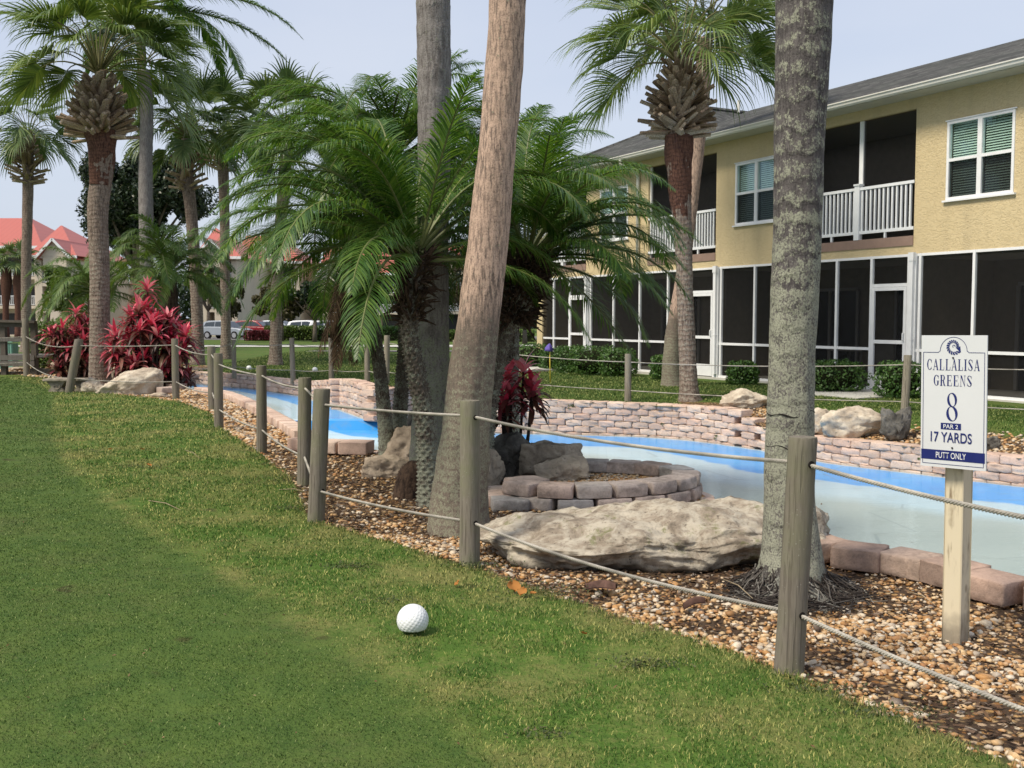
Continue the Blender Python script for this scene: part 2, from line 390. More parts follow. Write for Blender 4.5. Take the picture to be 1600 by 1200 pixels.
fg = np.maximum(fg, np.where(far & (GX < -1.2) & (GX > -3.4), 1-ss(dF[0]+jag*3, .9, 1.2), 0))
grav = np.maximum(grav, fg)
dP = polydist(GX, GY, PUTT[1:-3])[0]; inp = inpoly(GX, GY, PUTT)
putt = ss(np.where(inp, dP, -dP)+jag*.6, -.05, .06)
putt = np.where(far | (GY > 33), .72, putt)
worn = np.exp(-(((np.where(inp, dP, -dP)+jag)+.05)/.08)**2)*(GY < 25)*(.35+.65*ss(vnoise(GX, GY, 1.1, 41), .3, .6))
def grass_nodes(b, blade):
    """lawn colour shared by the soil-level turf and the blades above it"""
    p = b.pos()
    n1 = b.noise(p, 1.15, 5, .62); n2 = b.noise(p, 4.5, 4, .65); n3 = b.noise(p, 24, 4, .7)
    g = b.mix(b.ramp(n2, [(.3, 0), (.7, 1)]), (.054,.130,.020), (.100,.195,.030))
    dry = b.math('ADD', b.math('MULTIPLY', n1, 1.1), b.math('MULTIPLY', n2, .4))
    if blade: dry = b.math('ADD', dry, b.math('MULTIPLY', b.math('SUBTRACT', b.island(), .5), .75))
    else: dry = b.math('ADD', dry, b.math('MULTIPLY', b.math('SUBTRACT', n3, .5), .5))
    df = b.ramp(dry, [(.67, 0), (.95, 1)])
    df = b.math('MAXIMUM', b.math('MULTIPLY', df, .8), b.math('MULTIPLY', b.math('MULTIPLY', b.attr('worn'), .75), b.ramp(n2, [(.35, .25), (.6, 1)])))
    dk = (.25,.23,.085) if not blade else (.37,.34,.14)
    col = b.mix(df, g, dk)
    pg = b.mix(b.ramp(n2, [(.3, 0), (.7, 1)]), (.050,.112,.024), (.098,.162,.034))
    if blade: pg = b.mix(b.ramp(b.island(), [(.80, 0), (.86, 1)]), pg, (.16,.20,.08))
    pdry = b.ramp(b.math('ADD', n1, b.math('MULTIPLY', b.math('SUBTRACT', n3, .5), .6)), [(.52, 0), (.72, .6)])
    pg = b.mix(pdry, pg, (.09,.12,.04))
    col = b.mix(b.math('MULTIPLY', b.attr('putt'), .95), col, pg)
    spot = b.ramp(b.noise(p, 3.1, 3, .5), [(.26, .75), (.33, 0)])      # bare, weedy spots
    if not blade: col = b.mix(spot, col, (.05,.045,.02))
    return col, n3
b = NB('lawn_and_bed_soil', .95, .1)
gc, n3 = grass_nodes(b, False); p = b.pos()
soil = b.mix(b.noise(p, 30, 6, .75), (.030,.020,.014), (.11,.075,.05))
st = b.n('ShaderNodeTexVoronoi', feature='F1'); b.l(p, st.inputs['Vector']); st.inputs['Scale'].default_value = 26
stc = b.ramp(b.sep(st.outputs['Color'])[0], [(0, (.20,.09,.03)), (.3, (.42,.25,.10)), (.6, (.50,.36,.20)), (.85, (.30,.14,.05)), (1, (.6,.50,.36))])
sm = b.ramp(st.outputs['Distance'], [(.35, 1), (.52, 0)])
bedc = b.mix(b.math('MULTIPLY', sm, b.ramp(b.noise(p, 1.3, 4), [(.36, .15), (.5, .9)])), soil, stc)
col = b.mix(b.attr('grav'), b.mix(.30, gc, b.mix(n3, (.03,.03,.012), (.09,.08,.03))), bedc)
MAT['ground'] = b.done(col, b.bump(b.math('ADD', n3, b.noise(p, 70, 3)), .6, .02))
V = np.stack([GX, GY, GZ], -1).reshape(-1, 3)
g_ob = npmesh('ground', V, F, MAT['ground'], True, dict(grav=grav.ravel(), putt=putt.ravel(), worn=worn.ravel()))
kind(g_ob, 'structure')

# ------------------------------------------------------------------ painted stream channel and its water
fx = axis([(-9,14,.1)]); fy = axis([(4,28.5,.1)])
PX, PY = np.meshgrid(fx, fy)
dw = polydist(PX, PY, FWL)[0]; db = polydist(PX, PY, BK)[0]
STEP = 17.85
up = (PY > STEP) & (PX < -2.0)
pz = np.where(up, -.3, -.6)+0*PX
pz = np.where(~up & (PX < -1.9), -.6+.15*(1-ss(STEP-PY, 0, 1.6)), pz)
# steep painted riser between the two levels
i2 = np.arange(PX.size).reshape(PX.shape)
c2x, c2y = PX[:-1,:-1]+.05, PY[:-1,:-1]+.05
k2 = inpoly(c2x, c2y, BASIN) | (polydist(c2x, c2y, BASIN, True)[0] < .16)
F2 = np.stack([i2[:-1,:-1], i2[:-1,1:], i2[1:,1:], i2[1:,:-1]], -1)[k2]
wob = (vnoise(PX, PY, .5, 8)-.5)*.55
rise = (np.abs(PY-STEP) < .11) & (PX < -1.9)
b = NB('painted_channel_concrete', .35, .4)
dv = b.attr('dwall'); n = b.noise(b.pos(), 1.4, 4, .6); nf = b.noise(b.pos(), 12, 4, .6); p = b.pos()
wob_n = b.math('MULTIPLY_ADD', b.math('SUBTRACT', n, .5), .5, dv)
blue = b.mix(b.ramp(n, [(.3, 0), (.7, 1)]), (.055,.34,.80), (.13,.47,.88))
white = b.mix(nf, (.52,.64,.72), (.60,.70,.76)); pale = b.mix(b.noise(b.map(p, (.6, 2.2, 1)), 1, 4), (.43,.48,.47), (.52,.56,.545))
f1 = b.ramp(b.math('DIVIDE', wob_n, 4.0), [(.355, 0), (.375, 1)]); f2 = b.ramp(b.math('DIVIDE', wob_n, 4.0), [(.56, 0), (.68, 1)])
col = b.mix(f1, blue, white); col = b.mix(f2, col, pale)
edge = b.ramp(b.attr('dwall_raw'), [(.06, .8), (.11, 0)]); col = b.mix(edge, col, (.62,.68,.72))
col = b.mix(b.attr('rise'), col, (.035,.27,.66))
crk = b.ramp(b.vor(b.map(p, (.5, 1.1, 1)), .9, 'DISTANCE_TO_EDGE'), [(.004, .35), (.008, 0)]); col = b.mix(crk, col, (.2,.25,.28))
grime = b.ramp(b.noise(p, 2.2, 6, .7), [(.56, 0), (.75, .35)]); col = b.mix(grime, col, (.25,.27,.24))
MAT['channel'] = b.done(col, b.bump(nf, .1, .01))
# narrow bands upstream, wide ones in the lower pool
scale = np.where(PX < -2.0, .52, 1.0)
scale = np.where(PY > 20, .42, scale)
cf = npmesh('stream_bed', np.stack([PX, PY, pz], -1).reshape(-1, 3), F2, MAT['channel'], False,
            dict(dwall=((dw+wob*.4)/scale).ravel(), dwall_raw=dw.ravel(), rise=rise.astype(float).ravel()))
kind(cf, 'structure')
b = NB('still_shallow_water', .08, .5)
tr = b.n('ShaderNodeBsdfTransparent'); tr.inputs[0].default_value = (.93,.97,.97,1)
gl = b.n('ShaderNodeBsdfGlossy'); gl.inputs['Roughness'].default_value = .06; gl.inputs[0].default_value = (.9,.95,1,1)
fr = b.n('ShaderNodeFresnel'); fr.inputs[0].default_value = 1.33
bp = b.bump(b.noise(b.map(b.pos(), (1, 2.5, 1)), 7, 3), .35, .012); b.l(bp, gl.inputs['Normal'])
ms = b.n('ShaderNodeMixShader'); b.l(b.math('MULTIPLY', fr.outputs[0], .55), ms.inputs[0])
b.l(tr.outputs[0], ms.inputs[1]); b.l(gl.outputs[0], ms.inputs[2]); b.l(ms.outputs[0], b.out.inputs[0]); MAT['water'] = b.m
wpz = np.where(up, -.285, np.maximum(-.575, pz+.02))+0*PX
keepw = k2 & ~(((PX < -1.9) & (np.abs(PY-STEP) < .2))[:-1,:-1])
F3 = np.stack([i2[:-1,:-1], i2[:-1,1:], i2[1:,1:], i2[1:,:-1]], -1)[keepw]
kind(npmesh('stream_water', np.stack([PX, PY, wpz], -1).reshape(-1, 3), F3, MAT['water'], True), 'structure')

# ------------------------------------------------------------------ stone templates
def rbox_template(n=4, r=.18, asp=(1,1,1)):
    """rounded unit box with edges +-.5"""
    ts = [-1, -.88, -.4, .05, .45, .88, 1] if n == 4 else list(np.linspace(-1, 1, n+1))
    V = []; F = []; key = {}
    def vid(p):
        k = tuple(round(x, 4) for x in p)
        if k not in key:
            key[k] = len(V); q = np.array(p)*.5; rr = r*min(asp)/np.array(asp)
            core = np.clip(q, -(.5-rr), .5-rr); dd = (q-core)/rr; L = np.linalg.norm(dd)
            V.append(core+rr*dd/max(L, 1) if L > 1 else q)
        return key[k]
    m = len(ts)-1
    for ax in range(3):
        for sgn in (-1, 1):
            for i in range(m):
                for j in range(m):
                    q = []
                    for a, c in ((i, j), (i+1, j), (i+1, j+1), (i, j+1)):
                        p = [0, 0, 0]; p[ax] = sgn; p[(ax+1) % 3] = ts[a]; p[(ax+2) % 3] = ts[c]; q.append(vid(p))
                    F.append(q if sgn > 0 else q[::-1])
    return np.array(V), np.array(F)
def along(P, step, start=0.0):
    """points with tangent every step along a polyline"""
    P = np.asarray(P, float); seg = np.linalg.norm(np.diff(P[:, :2], axis=0), axis=1); cum = np.concatenate([[0], np.cumsum(seg)])
    out = []; s = start
    while s < cum[-1]:
        i = min(np.searchsorted(cum, s, 'right')-1, len(seg)-1); t = (s-cum[i])/seg[i]
        q = P[i]*(1-t)+P[i+1]*t; d = (P[i+1]-P[i])[:2]/seg[i]; out.append((q, d)); s += step
    return out
def smooth_line(P, k=6):
    P = np.asarray(P, float); out = []
    n = len(P)
    for i in range(n-1):
        p0, p1, p2, p3 = P[max(i-1, 0)], P[i], P[i+1], P[min(i+2, n-1)]
        for j in range(k):
            t = j/k; out.append(.5*((2*p1)+(-p0+p2)*t+(2*p0-5*p1+4*p2-p3)*t*t+(-p0+3*p1-3*p2+p3)*t**3))
    out.append(P[-1]); return np.array(out)
def blocks(items, name, mat, seed=1, bulge=.02, tmpl_r=.10, parent=None):
    """items: (x, y, zc, angle, w, depth, h); one wall = one mesh, every stone its own loose piece"""
    TV, TF = rbox_template(4, tmpl_r, (.3, .24, .11)); rng = np.random.RandomState(seed); V = []; F = []; n = 0
    for x, y, z, a, w, dp, h in items:
        q = TV*np.array([w, dp, h])
        front = TV[:, 1] < -.35
        q[:, 1] -= front*(.25-TV[:, 0]**2)*bulge*4+front*(.25-TV[:, 2]**2)*bulge*2.2
        q += rng.randn(*q.shape)*np.array([.0034, .0075, .0028])*(1 if name == 'retaining_wall' else .4); q *= 1+rng.randn(3)*np.array([.012, .02, .012])
        a += rng.randn()*.012; c, s_ = math.cos(a), math.sin(a)
        X = q[:, 0]*c-q[:, 1]*s_+x; Y = q[:, 0]*s_+q[:, 1]*c+y
        V.append(np.stack([X, Y, q[:, 2]+z+rng.randn()*.0015], 1)); F.append(TF+n); n += len(TV)
    return npmesh(name, np.vstack(V), np.vstack(F), mat, False, parent=parent)

# far retaining wall: courses of split-face blocks down to the channel floor
CH, BW = .112, .30
wl = smooth_line(np.array(FW)[:, :4], 5)
items = []; backs = []
for c in range(0, 9):
    for q, dr in along(wl, BW, start=(BW/2 if c % 2 else 0)):
        topz, floor = q[2], q[3]
        topq = -CH*round(-topz/CH) if topz < -.02 else topz
        zc = topq-CH*(c+.5)
        if zc < floor-.02: continue
        nrm = np.array([-dr[1], dr[0]])      # away from camera
        set_b = 0
        items.append((q[0]+nrm[0]*(.12+set_b), q[1]+nrm[1]*(.12+set_b), zc, math.atan2(dr[1], dr[0]), BW-.006, .26, CH-.004))
rw = blocks(items, 'retaining_wall', MAT['block_pink'], 3, .013, .045)
T(rw, 'long curving pink block retaining wall along the far side of the blue channel', 'retaining wall')
# taller end pier of the wall, where the upper channel drops
pier = W(533, 640, -.3)
items = []
for c in range(6):
    for k in range(2):
        items.append((pier.x-.12+k*.26+(c % 2)*.03, pier.y+.16, .30-CH*(c+.5)+.0, .25, .27, .30, CH-.004))
T(blocks(items, 'wall_pier', MAT['block_pink'], 31, .012), 'pink block pier standing a course above the wall where the channel drops', 'wall pier')
# weeds in the wall joints
def leafball(name, c, r, n, size, mat, seed=0, parent=None, squash=1.0, shell=.55, add=None):
    rng = np.random.RandomState(seed); c = np.array(c, float)
    d_ = rng.randn(n, 3); d_ /= np.linalg.norm(d_, axis=1)[:, None]
    d_[:, 2] = np.where(d_[:, 2] < -.55, -d_[:, 2], d_[:, 2])
    lump = 1+.22*np.sin(d_[:, 0]*5+seed)*np.cos(d_[:, 1]*4.3+seed*2)+.12*np.sin(d_[:, 2]*9+d_[:, 0]*7)
    rad = (shell+(1-shell)*rng.rand(n)**.5)*lump
    P = c+d_*rad[:, None]*np.array(r)*np.array([1, 1, squash])
    return leaf_cards(name, P, d_, size, mat, rng, parent)
def leaf_cards(name, P, N, size, mat, rng, parent=None, jitter=.9, aspect=.5, fold=.25):
    n = len(P); N = N+rng.randn(n, 3)*jitter; N /= np.linalg.norm(N, axis=1)[:, None]
    t = rng.randn(n, 3); t -= N*(t*N).sum(1)[:, None]; t /= np.linalg.norm(t, axis=1)[:, None]; s_ = np.cross(N, t)
    L = (size*(.6+.8*rng.rand(n)))[:, None]; w = L*aspect
    v = np.stack([P-t*L*.5, P+s_*w*.5+N*L*fold*.4, P+t*L*.5, P-s_*w*.5+N*L*fold*.4], 1)
    if parent is not None: v = v-np.array(root_loc(parent))
    i = np.arange(n)[:, None]*4
    return npmesh(name, v.reshape(-1, 3), i+np.array([[0, 1, 2, 3]]), mat, False, parent=parent)
MAT['weed'] = leafmat('weed_leaf', [(0, (.05,.09,.02)), (1, (.12,.16,.04))])
k = 0
for u, v, z, sz in [(893,636,-.1,.07),(1037,664,-.25,.06),(1121,684,-.4,.07),(1222,706,-.45,.05),(1000,651,-.2,.05),(1440,716,-.35,.05)]:
    yy = np.interp((u-800)/1600*17.0, FWL[:, 0], FWL[:, 1]); p = D(u, v, yy)
    w_ = leafball('wall_weed', (p.x, p.y-.02, p.z), (sz, .03, sz*.8), 70, .03, MAT['weed'], k); k += 1
    T(w_, ['small weed in the pink wall below the yellow flag stick', 'green weed tuft in the pink wall below the boot-clad palm', 'green weed tuft low in the wall where its top steps down',
           'weed sprig in the wall joint just left of the lichened trunk', 'tiny weed between two pink blocks left of the tall palm', 'sprig of weed in the wall left of the sign'][k-1], 'weed', 'weeds in the wall joints')

# near curb: single row of blocks along the bank; front face towards the lawn
def curb(pts, z, name, mat, label, seed, w=.30, dp=.22, h=.135, courses=1, off=0.0, closed=False, flip=0, grp=None, cat='block curb', bul=.012):
    ln = smooth_line(np.array(pts, float), 5); items = []
    for c in range(courses):
        for q, dr in along(ln, w, start=(w/2 if c % 2 else .02)):
            a = math.atan2(dr[1], dr[0])+(math.pi if flip else 0)
            items.append((q[0], q[1], z+h*(c+.5), a, w-.006, dp, h-.004))
    o = blocks(items, name, mat, seed, bul); return T(o, label, cat, grp)
cr = W(1318, 885); c2 = W(1420, 897); c3 = W(1500, 918); c4 = W(1600, 948)
curb([(1.86,6.72),(cr.x+.02,cr.y+.15),(c2.x,c2.y+.12),(c3.x+.03,c3.y+.1),(c4.x+.05,c4.y+.1),(3.6,4.98),(5.5,4.6),(8.5,4.5)], -.02, 'block_curb', MAT['block_brown'],
     'row of brown stained blocks on the near bank behind the sign post', 5, .30, .25, .135, bul=.004)
curb([(-6.35,20.8),(-5.3,19.2),(-3.86,15.9),(-2.62,12.75)], -.02, 'block_curb', MAT['block_pink'],
     'thin pink block curb along the upper channel behind the leaning fence ropes', 6, .14, .22, .12, bul=.004)
curb([(-2.38,11.75),(-2.1,11.55),(-1.62,11.45)], -.02, 'block_curb', MAT['block_pink'],
     'short run of pale pink blocks behind the paired fence posts', 7, .34, .30, .14, bul=.004)
# block face of the near bank, down to the channel floor
items = []
for c in range(5):
    for q, dr in along(smooth_line(BK[1:-1], 4), BW, start=(BW/2 if c % 2 else 0)):
        fl = -.3 if (q[1] > STEP) else -.6
        if -.03-CH*(c+.5) < fl: continue
        items.append((q[0]+dr[1]*.1, q[1]-dr[0]*.1, -.035-CH*(c+.5), math.atan2(dr[1], dr[0])+math.pi, BW-.006, .22, CH-.004))
T(blocks(items, 'bank_wall', MAT['block_pink'], 8), 'low block wall that holds the near bank of the channel', 'retaining wall')
# oval raised bed on the bank: two courses
ov = [(.02,8.35),(.12,8.22),(.38,8.12),(.75,8.14),(1.1,8.28),(1.38,8.52),(1.50,8.82),(1.42,9.12),(1.15,9.36),(.8,9.48),(.5,9.5)]
ln = smooth_line(np.array(ov), 5); items = []
for c in range(2):
    for q, dr in along(ln, .285, start=(.14 if c else .0)):
        if c == 0 or q[0] > -.1:
            items.append((q[0]+dr[1]*(.02 if c == 0 else 0), q[1]-dr[0]*(.02 if c == 0 else 0), -.03+.105*(c+.5), math.atan2(dr[1], dr[0]), .281, .23, .101))
for x, y, z, a in [(-.02,8.12,.02,.1),(-.12,8.34,.02,.35),(-.05,8.6,.02,.2),(.12,8.42,.125,.5)]: items.append((x, y, z, a, .30, .26, .10))
T(blocks(items, 'planter_ring', MAT['block_grey'], 9, .012), 'oval raised bed edged by two courses of weathered blocks beside the channel', 'block planter')
mb = MB(); pts = [(x, y) for x, y in smooth_line(np.array(ov), 4)]
mb.add([(x, y, .045) for x, y in pts]+[(.6, 8.8, .06)], [(i, i+1, len(pts)) for i in range(len(pts)-1)]+[(len(pts)-1, 0, len(pts))])
pl_ = mb.build('planter_soil', MAT['ground']); kind(pl_, 'structure')
at = pl_.data.attributes.new('grav', 'FLOAT', 'POINT'); at.data.foreach_set('value', [1.0]*len(pl_.data.vertices))
# weathered steps of blocks at the channel's left end
items = []
for i, (u, v) in enumerate([(262,614),(276,608),(290,603),(270,600)]):
    p = W(u, v); items.append((p.x, p.y, .06+.0*i, .7, .36, .3, .12))
    if i > 1: items.append((p.x+.05, p.y+.1, .18, .7, .34, .28, .11))
for i, it in enumerate(items):
    T(blocks([it], 'loose_block', MAT['block_grey'], 40+i, .006), ['grey block lying nearest the lawn at the left end of the blue channel', 'second grey block from the lawn at the channel\'s left end',
      'low grey block under a stacked one at the left end of the channel', 'grey block stacked on top at the channel\'s left end near the red plant', 'farthest low grey block by the pink wall start', 'farthest stacked grey block, touching the pink wall start'][i], 'block', 'loose blocks at the channel end')

# ------------------------------------------------------------------ gravel, mulch, grass
def ico(sub):
    bm = bmesh.new(); bmesh.ops.create_icosphere(bm, subdivisions=sub, radius=1); V = np.array([v.co[:] for v in bm.verts])
    F = np.array([[v.index for v in f.verts] for f in bm.faces]); bm.free(); return V, F
def scatter_stones(name, P, sizes, sub, mat, seed, smooth=True):
    rng = np.random.RandomState(seed); TV, TF = ico(sub); n, k = len(P), len(TV)
    S = sizes[:, None]*np.stack([1+.45*rng.rand(n), .75+.35*rng.rand(n), .45+.3*rng.rand(n)], 1)
    dirs = rng.randn(n, 3, 3); V = TV[None]*np.ones((n, 1, 1))
    for j in range(3):     # flatten random sides so the pebbles are not balls
        dd = dirs[:, j]/np.linalg.norm(dirs[:, j], axis=1)[:, None]; h = (V*dd[:, None]).sum(2); ex = np.maximum(h-.62, 0)
        V = V-dd[:, None]*(ex*.75)[..., None]
    V = V*S[:, None]
    a, t = rng.rand(n)*6.283, rng.randn(n)*.35
    ct, st_ = np.cos(t)[:, None], np.sin(t)[:, None]; y = V[..., 1]*ct-V[..., 2]*st_; z = V[..., 1]*st_+V[..., 2]*ct
    ca, sa = np.cos(a)[:, None], np.sin(a)[:, None]; x = V[..., 0]*ca-y*sa; y = V[..., 0]*sa+y*ca
    V = np.stack([x, y, z], -1)+P[:, None]
    F = (TF[None]+(np.arange(n)*k)[:, None, None]).reshape(-1, 3)
    return npmesh(name, V.reshape(-1, 3), F, mat, smooth)
b = NB('river_pebble', .6, .35); f = b.island(); p = b.pos()
pc = b.ramp(f, [(0, (.16,.08,.035)), (.12, (.44,.23,.08)), (.28, (.50,.31,.14)), (.38, (.34,.15,.05)), (.5, (.62,.45,.25)), (.62, (.48,.29,.13)), (.72, (.58,.47,.33)), (.86, (.66,.58,.46)), (.96, (.30,.25,.2)), (1, (.08,.055,.04))])
nn = b.noise(p, 90, 5, .7); pc = b.mix(b.ramp(nn, [(.35, .4), (.55, 0)]), pc, (.20,.12,.06)); pc = b.mix(b.ramp(b.noise(p, 40, 3), [(.55, 0), (.7, .35)]), pc, (.62,.54,.42))
MAT['pebble'] = b.done(pc, b.bump(nn, .35, .003))
TREE_SPOTS = [(1.54,5.7,.42),(-.36,7.25,.35),(-.7,8.25,.7),(-1.15,10.5,.9),(-.15,9.6,.8),(.6,6.35,.55)]
def mulchness(X, Y):
    m = ss(vnoise(X, Y, 1.6, 12)*.6+vnoise(X, Y, 5, 13)*.4, .52, .72)
    for tx, ty, r in TREE_SPOTS: m = np.maximum(m, 1-ss(np.hypot(X-tx, Y-ty)+(vnoise(X, Y, 6, 14)-.5)*.4, r*.5, r*1.15))
    m = np.maximum(m, np.where((X < .5) & (Y > 7.2) & (Y < 12.5), .74+.26*vnoise(X, Y, 3, 15), 0)); m = np.maximum(m, np.where((X > 1.7) & (Y > 5.3-.25*(X-1.9)) & (Y < 6.6), .45+.5*vnoise(X, Y, 4, 16), 0)); m = np.maximum(m, np.where((X > -.3) & (X < 1.5) & (Y > 5.45-.15*X) & (Y < 6.3), .3+.6*vnoise(X, Y, 5, 19), 0))
    return np.clip(m, 0, 1)
rng = np.random.RandomState(7)
def bedpoints(n, x0, x1, y0, y1, thin=True, edge=.0):
    X = x0+(x1-x0)*rng.rand(n); Y = y0+(y1-y0)*rng.rand(n)
    k = inpoly(X, Y, BED); d_ = polydist(X, Y, EDGE)[0]; k &= (d_ > edge-.05+rng.rand(n)*.08) & (np.abs(X) < Y*.56+.9)
    k &= polydist(X, Y, BK)[0] > .05
    if thin: k &= rng.rand(n) > mulchness(X, Y)*.92
    return X[k], Y[k]
def place(X, Y, sizes): return np.stack([X, Y, height(X, Y)+sizes*.22+rng.rand(len(X))*.008], 1)
X, Y = bedpoints(54000, -1.2, 4.2, 2.4, 7.6); sz = (.0072+.014*rng.rand(len(X))**2)*1.0
sz *= np.where(rng.rand(len(X)) < .05, 1.6, 1)
kind(scatter_stones('river_gravel', place(X, Y, sz), sz, 1, MAT['pebble'], 21), 'stuff')
X, Y = bedpoints(36000, -4.5, 4.2, 7.4, 12.5); sz = .013+.013*rng.rand(len(X))
X2, Y2 = bedpoints(26000, -9, 0, 12.0, 22); s2 = .022+.018*rng.rand(len(X2))
X3, Y3 = bedpoints(16000, -16, -5, 21, 31, False); s3 = .035+.03*rng.rand(len(X3))
P = np.vstack([place(X, Y, sz), place(X2, Y2, s2), place(X3, Y3, s3)])
kind(scatter_stones('distant_gravel', P, np.concatenate([sz, s2, s3]), 1, MAT['pebble'], 22), 'stuff')
# planter fill and the bed behind the far wall
n = 2600; X = -.1+1.7*rng.rand(n); Y = 8.1+1.5*rng.rand(n); k = inpoly(X, Y, np.array(ov)); X, Y = X[k], Y[k]; sz = .012+.012*rng.rand(len(X))
P1 = np.stack([X, Y, .06+rng.rand(len(X))*.01], 1)
n = 22000; X = 3.0+9*rng.rand(n); Y = 9.5+8*rng.rand(n); k = is_far(X, Y) & (polydist(X, Y, FWL)[0] < .92+.15*rng.rand(n)) & (polydist(X, Y, FWL)[0] > .22); X, Y = X[k], Y[k]; s4 = .018+.015*rng.rand(len(X))
P2 = place(X, Y, s4)
kind(scatter_stones('bed_gravel', np.vstack([P1, P2]), np.concatenate([sz, s4]), 1, MAT['pebble'], 23), 'stuff')
# bark mulch chips and twigs
b = NB('bark_mulch', .95, .1); MAT['mulch'] = b.done(b.ramp(b.island(), [(0, (.018,.012,.009)), (.45, (.06,.036,.024)), (.75, (.12,.075,.05)), (.93, (.22,.17,.13)), (1, (.38,.33,.27))]))
n = 90000; X = -5+9.2*rng.rand(n); Y = 3+11*rng.rand(n); k = inpoly(X, Y, BED) & (rng.rand(n) < .12+.88*mulchness(X, Y)) & (np.abs(X) < Y*.56+.9) & (rng.rand(n) < np.clip(8/Y, 0, 1)) & (polydist(X, Y, BK)[0] > .05); X, Y = X[k], Y[k]; n = len(X)
L = .012+.035*rng.rand(n)**2.5; L = np.where(rng.rand(n) < .04, L*2.4, L); w = .003+.005*rng.rand(n); a = rng.rand(n)*6.283; zt = rng.randn(n)*.12
C = np.stack([X, Y, height(X, Y)+.006+.014*rng.rand(n)], 1); dx = np.stack([np.cos(a)*L, np.sin(a)*L, zt*L], 1)/1.0; dy = np.stack([-np.sin(a)*w, np.cos(a)*w, rng.randn(n)*.4*w], 1); dz = np.array([0, 0, .004])
Vv = np.stack([C-dx/2-dy, C+dx/2-dy*.5, C+dx/2+dy*.5, C-dx/2+dy, C+dz+dx*.1], 1).reshape(-1, 3); base = (np.arange(n)*5)[:, None, None]
Fm = (base+np.array([[0,1,4],[1,2,4],[2,3,4],[3,0,4]])[None]).reshape(-1, 3)
kind(npmesh('bark_mulch', Vv, Fm, MAT['mulch']), 'stuff')

b = NB('grass_blade', .55, .25); gc, _ = grass_nodes(b, True)
isl = b.island(); gc = b.mix(b.ramp(isl, [(.1, .95), (.4, 0)]), gc, b.mix(1.0, gc, (.4,.45,.4), 'MULTIPLY'))
gc = b.mix(b.ramp(isl, [(.72, 0), (.95, .9)]), gc, b.mix(1.0, gc, (2.0,1.95,1.7), 'MULTIPLY'))
trn = b.n('ShaderNodeBsdfTranslucent'); b.l(gc, trn.inputs[0]); mss = b.n('ShaderNodeMixShader'); mss.inputs[0].default_value = .3
b.put(b.b.inputs['Base Color'], gc); b.l(b.b.outputs[0], mss.inputs[1]); b.l(trn.outputs[0], mss.inputs[2]); b.l(mss.outputs[0], b.out.inputs[0]); MAT['blade'] = b.m
def blades(name, X, Y, hgt, wid, seed):
    rng = np.random.RandomState(seed); n = len(X)
    dP_ = polydist(X, Y, PUTT[1:-3])[0]; ip = inpoly(X, Y, PUTT); pt = ss(np.where(ip, dP_, -dP_), -.06, .06); pt = np.where(Y < 27, pt, 0); pt = np.where(is_far(X, Y), .72, pt)
    wr = np.exp(-((np.where(ip, dP_, -dP_)+.05)/.08)**2)*(Y < 25)*(.35+.65*ss(vnoise(X, Y, 1.1, 41), .3, .6))
    h = hgt*(.5+.8*rng.rand(n))*(1-.35*pt)*(1-.35*wr); tall = np.exp(-(polydist(X, Y, EDGE)[0]/.07)**2)*(vnoise(X, Y, 5, 61) > .45)*(Y < 25); h = h*(1+1.3*tall*rng.rand(n)); a = rng.rand(n)*6.283; ln = .25+.75*rng.rand(n); w = wid*(.7+.6*rng.rand(n))
    z = height(X, Y)-.003; b0 = np.stack([X, Y, z], 1); side = np.stack([np.cos(a), np.sin(a), 0*a], 1)*w[:, None]*.5
    th = rng.rand(n)*6.283; lean = np.stack([np.cos(th)*ln, np.sin(th)*ln, 0*a], 1)*h[:, None]
    tip = b0+lean+np.stack([0*a, 0*a, h], 1); mid = b0+lean*.3+np.stack([0*a, 0*a, h*.6], 1)
    Vv = np.stack([b0-side, b0+side, mid+side*.8, tip, mid-side*.8], 1).reshape(-1, 3)
    i = (np.arange(n)*5)[:, None, None]
    Fv = (i+np.array([[0,1,2],[0,2,4],[4,2,3]])[None]).reshape(-1, 3)
    return kind(npmesh(name, Vv, Fv, MAT['blade'], False, dict(putt=np.repeat(pt, 5), worn=np.repeat(wr, 5))), 'stuff')
def ring_points(y0, y1, dens, rng, marg=1.2):
    Xs = []; Ys = []; y = y0
    while y < y1:
        y2 = min(y*1.06, y1); hw = y2*.53+marg; n = int(2*hw*(y2-y)*dens(y)); Xs.append((rng.rand(n)*2-1)*hw); Ys.append(y+(y2-y)*rng.rand(n)); y = y2
    return np.concatenate(Xs), np.concatenate(Ys)
rg = np.random.RandomState(11)
X, Y = ring_points(2.9, 26, lambda y: 11500*min(1, (4.2/y)**2), rg, .7)
d_ = polydist(X, Y, EDGE)[0]; ib = inpoly(X, Y, BED); jg = (vnoise(X, Y, 4, 5)-.5)*.16
k = (~ib) & (np.where(ib, -d_, d_) > jg-.06) & ~is_far(X, Y) & ~inpoly(X, Y, BASIN) & (polydist(X, Y, BASIN, True)[0] > .3)
bare = vnoise(X, Y, 2.3, 17)*.6+vnoise(X, Y, 7, 18)*.4; k &= rg.rand(len(X)) < np.clip((bare-.2)*6, .25, 1)
X, Y = X[k], Y[k]; sc = np.clip(Y/4.2, 1, 6)
print('blades near', len(X)); blades('grass', X, Y, .0165*(1+.25*(sc-1)), .0031*sc, 31)
X, Y = ring_points(9, 60, lambda y: 3800*min(1, (9/y)**1.9), rg, 2)
d_ = polydist(X, Y, FWL)[0]; k = is_far(X, Y) & (d_ > .36) & (Y > 9)
inwell = (X > 3.0) & (X < 12) & (d_ < .95); inw2 = (X < -1.2) & (X > -3.4) & (d_ < 1.1); k &= ~inwell & ~inw2
PB0 = W(1600, 627, .08); BD = np.array([-.473, .881]); BN = np.array([.881, .473])
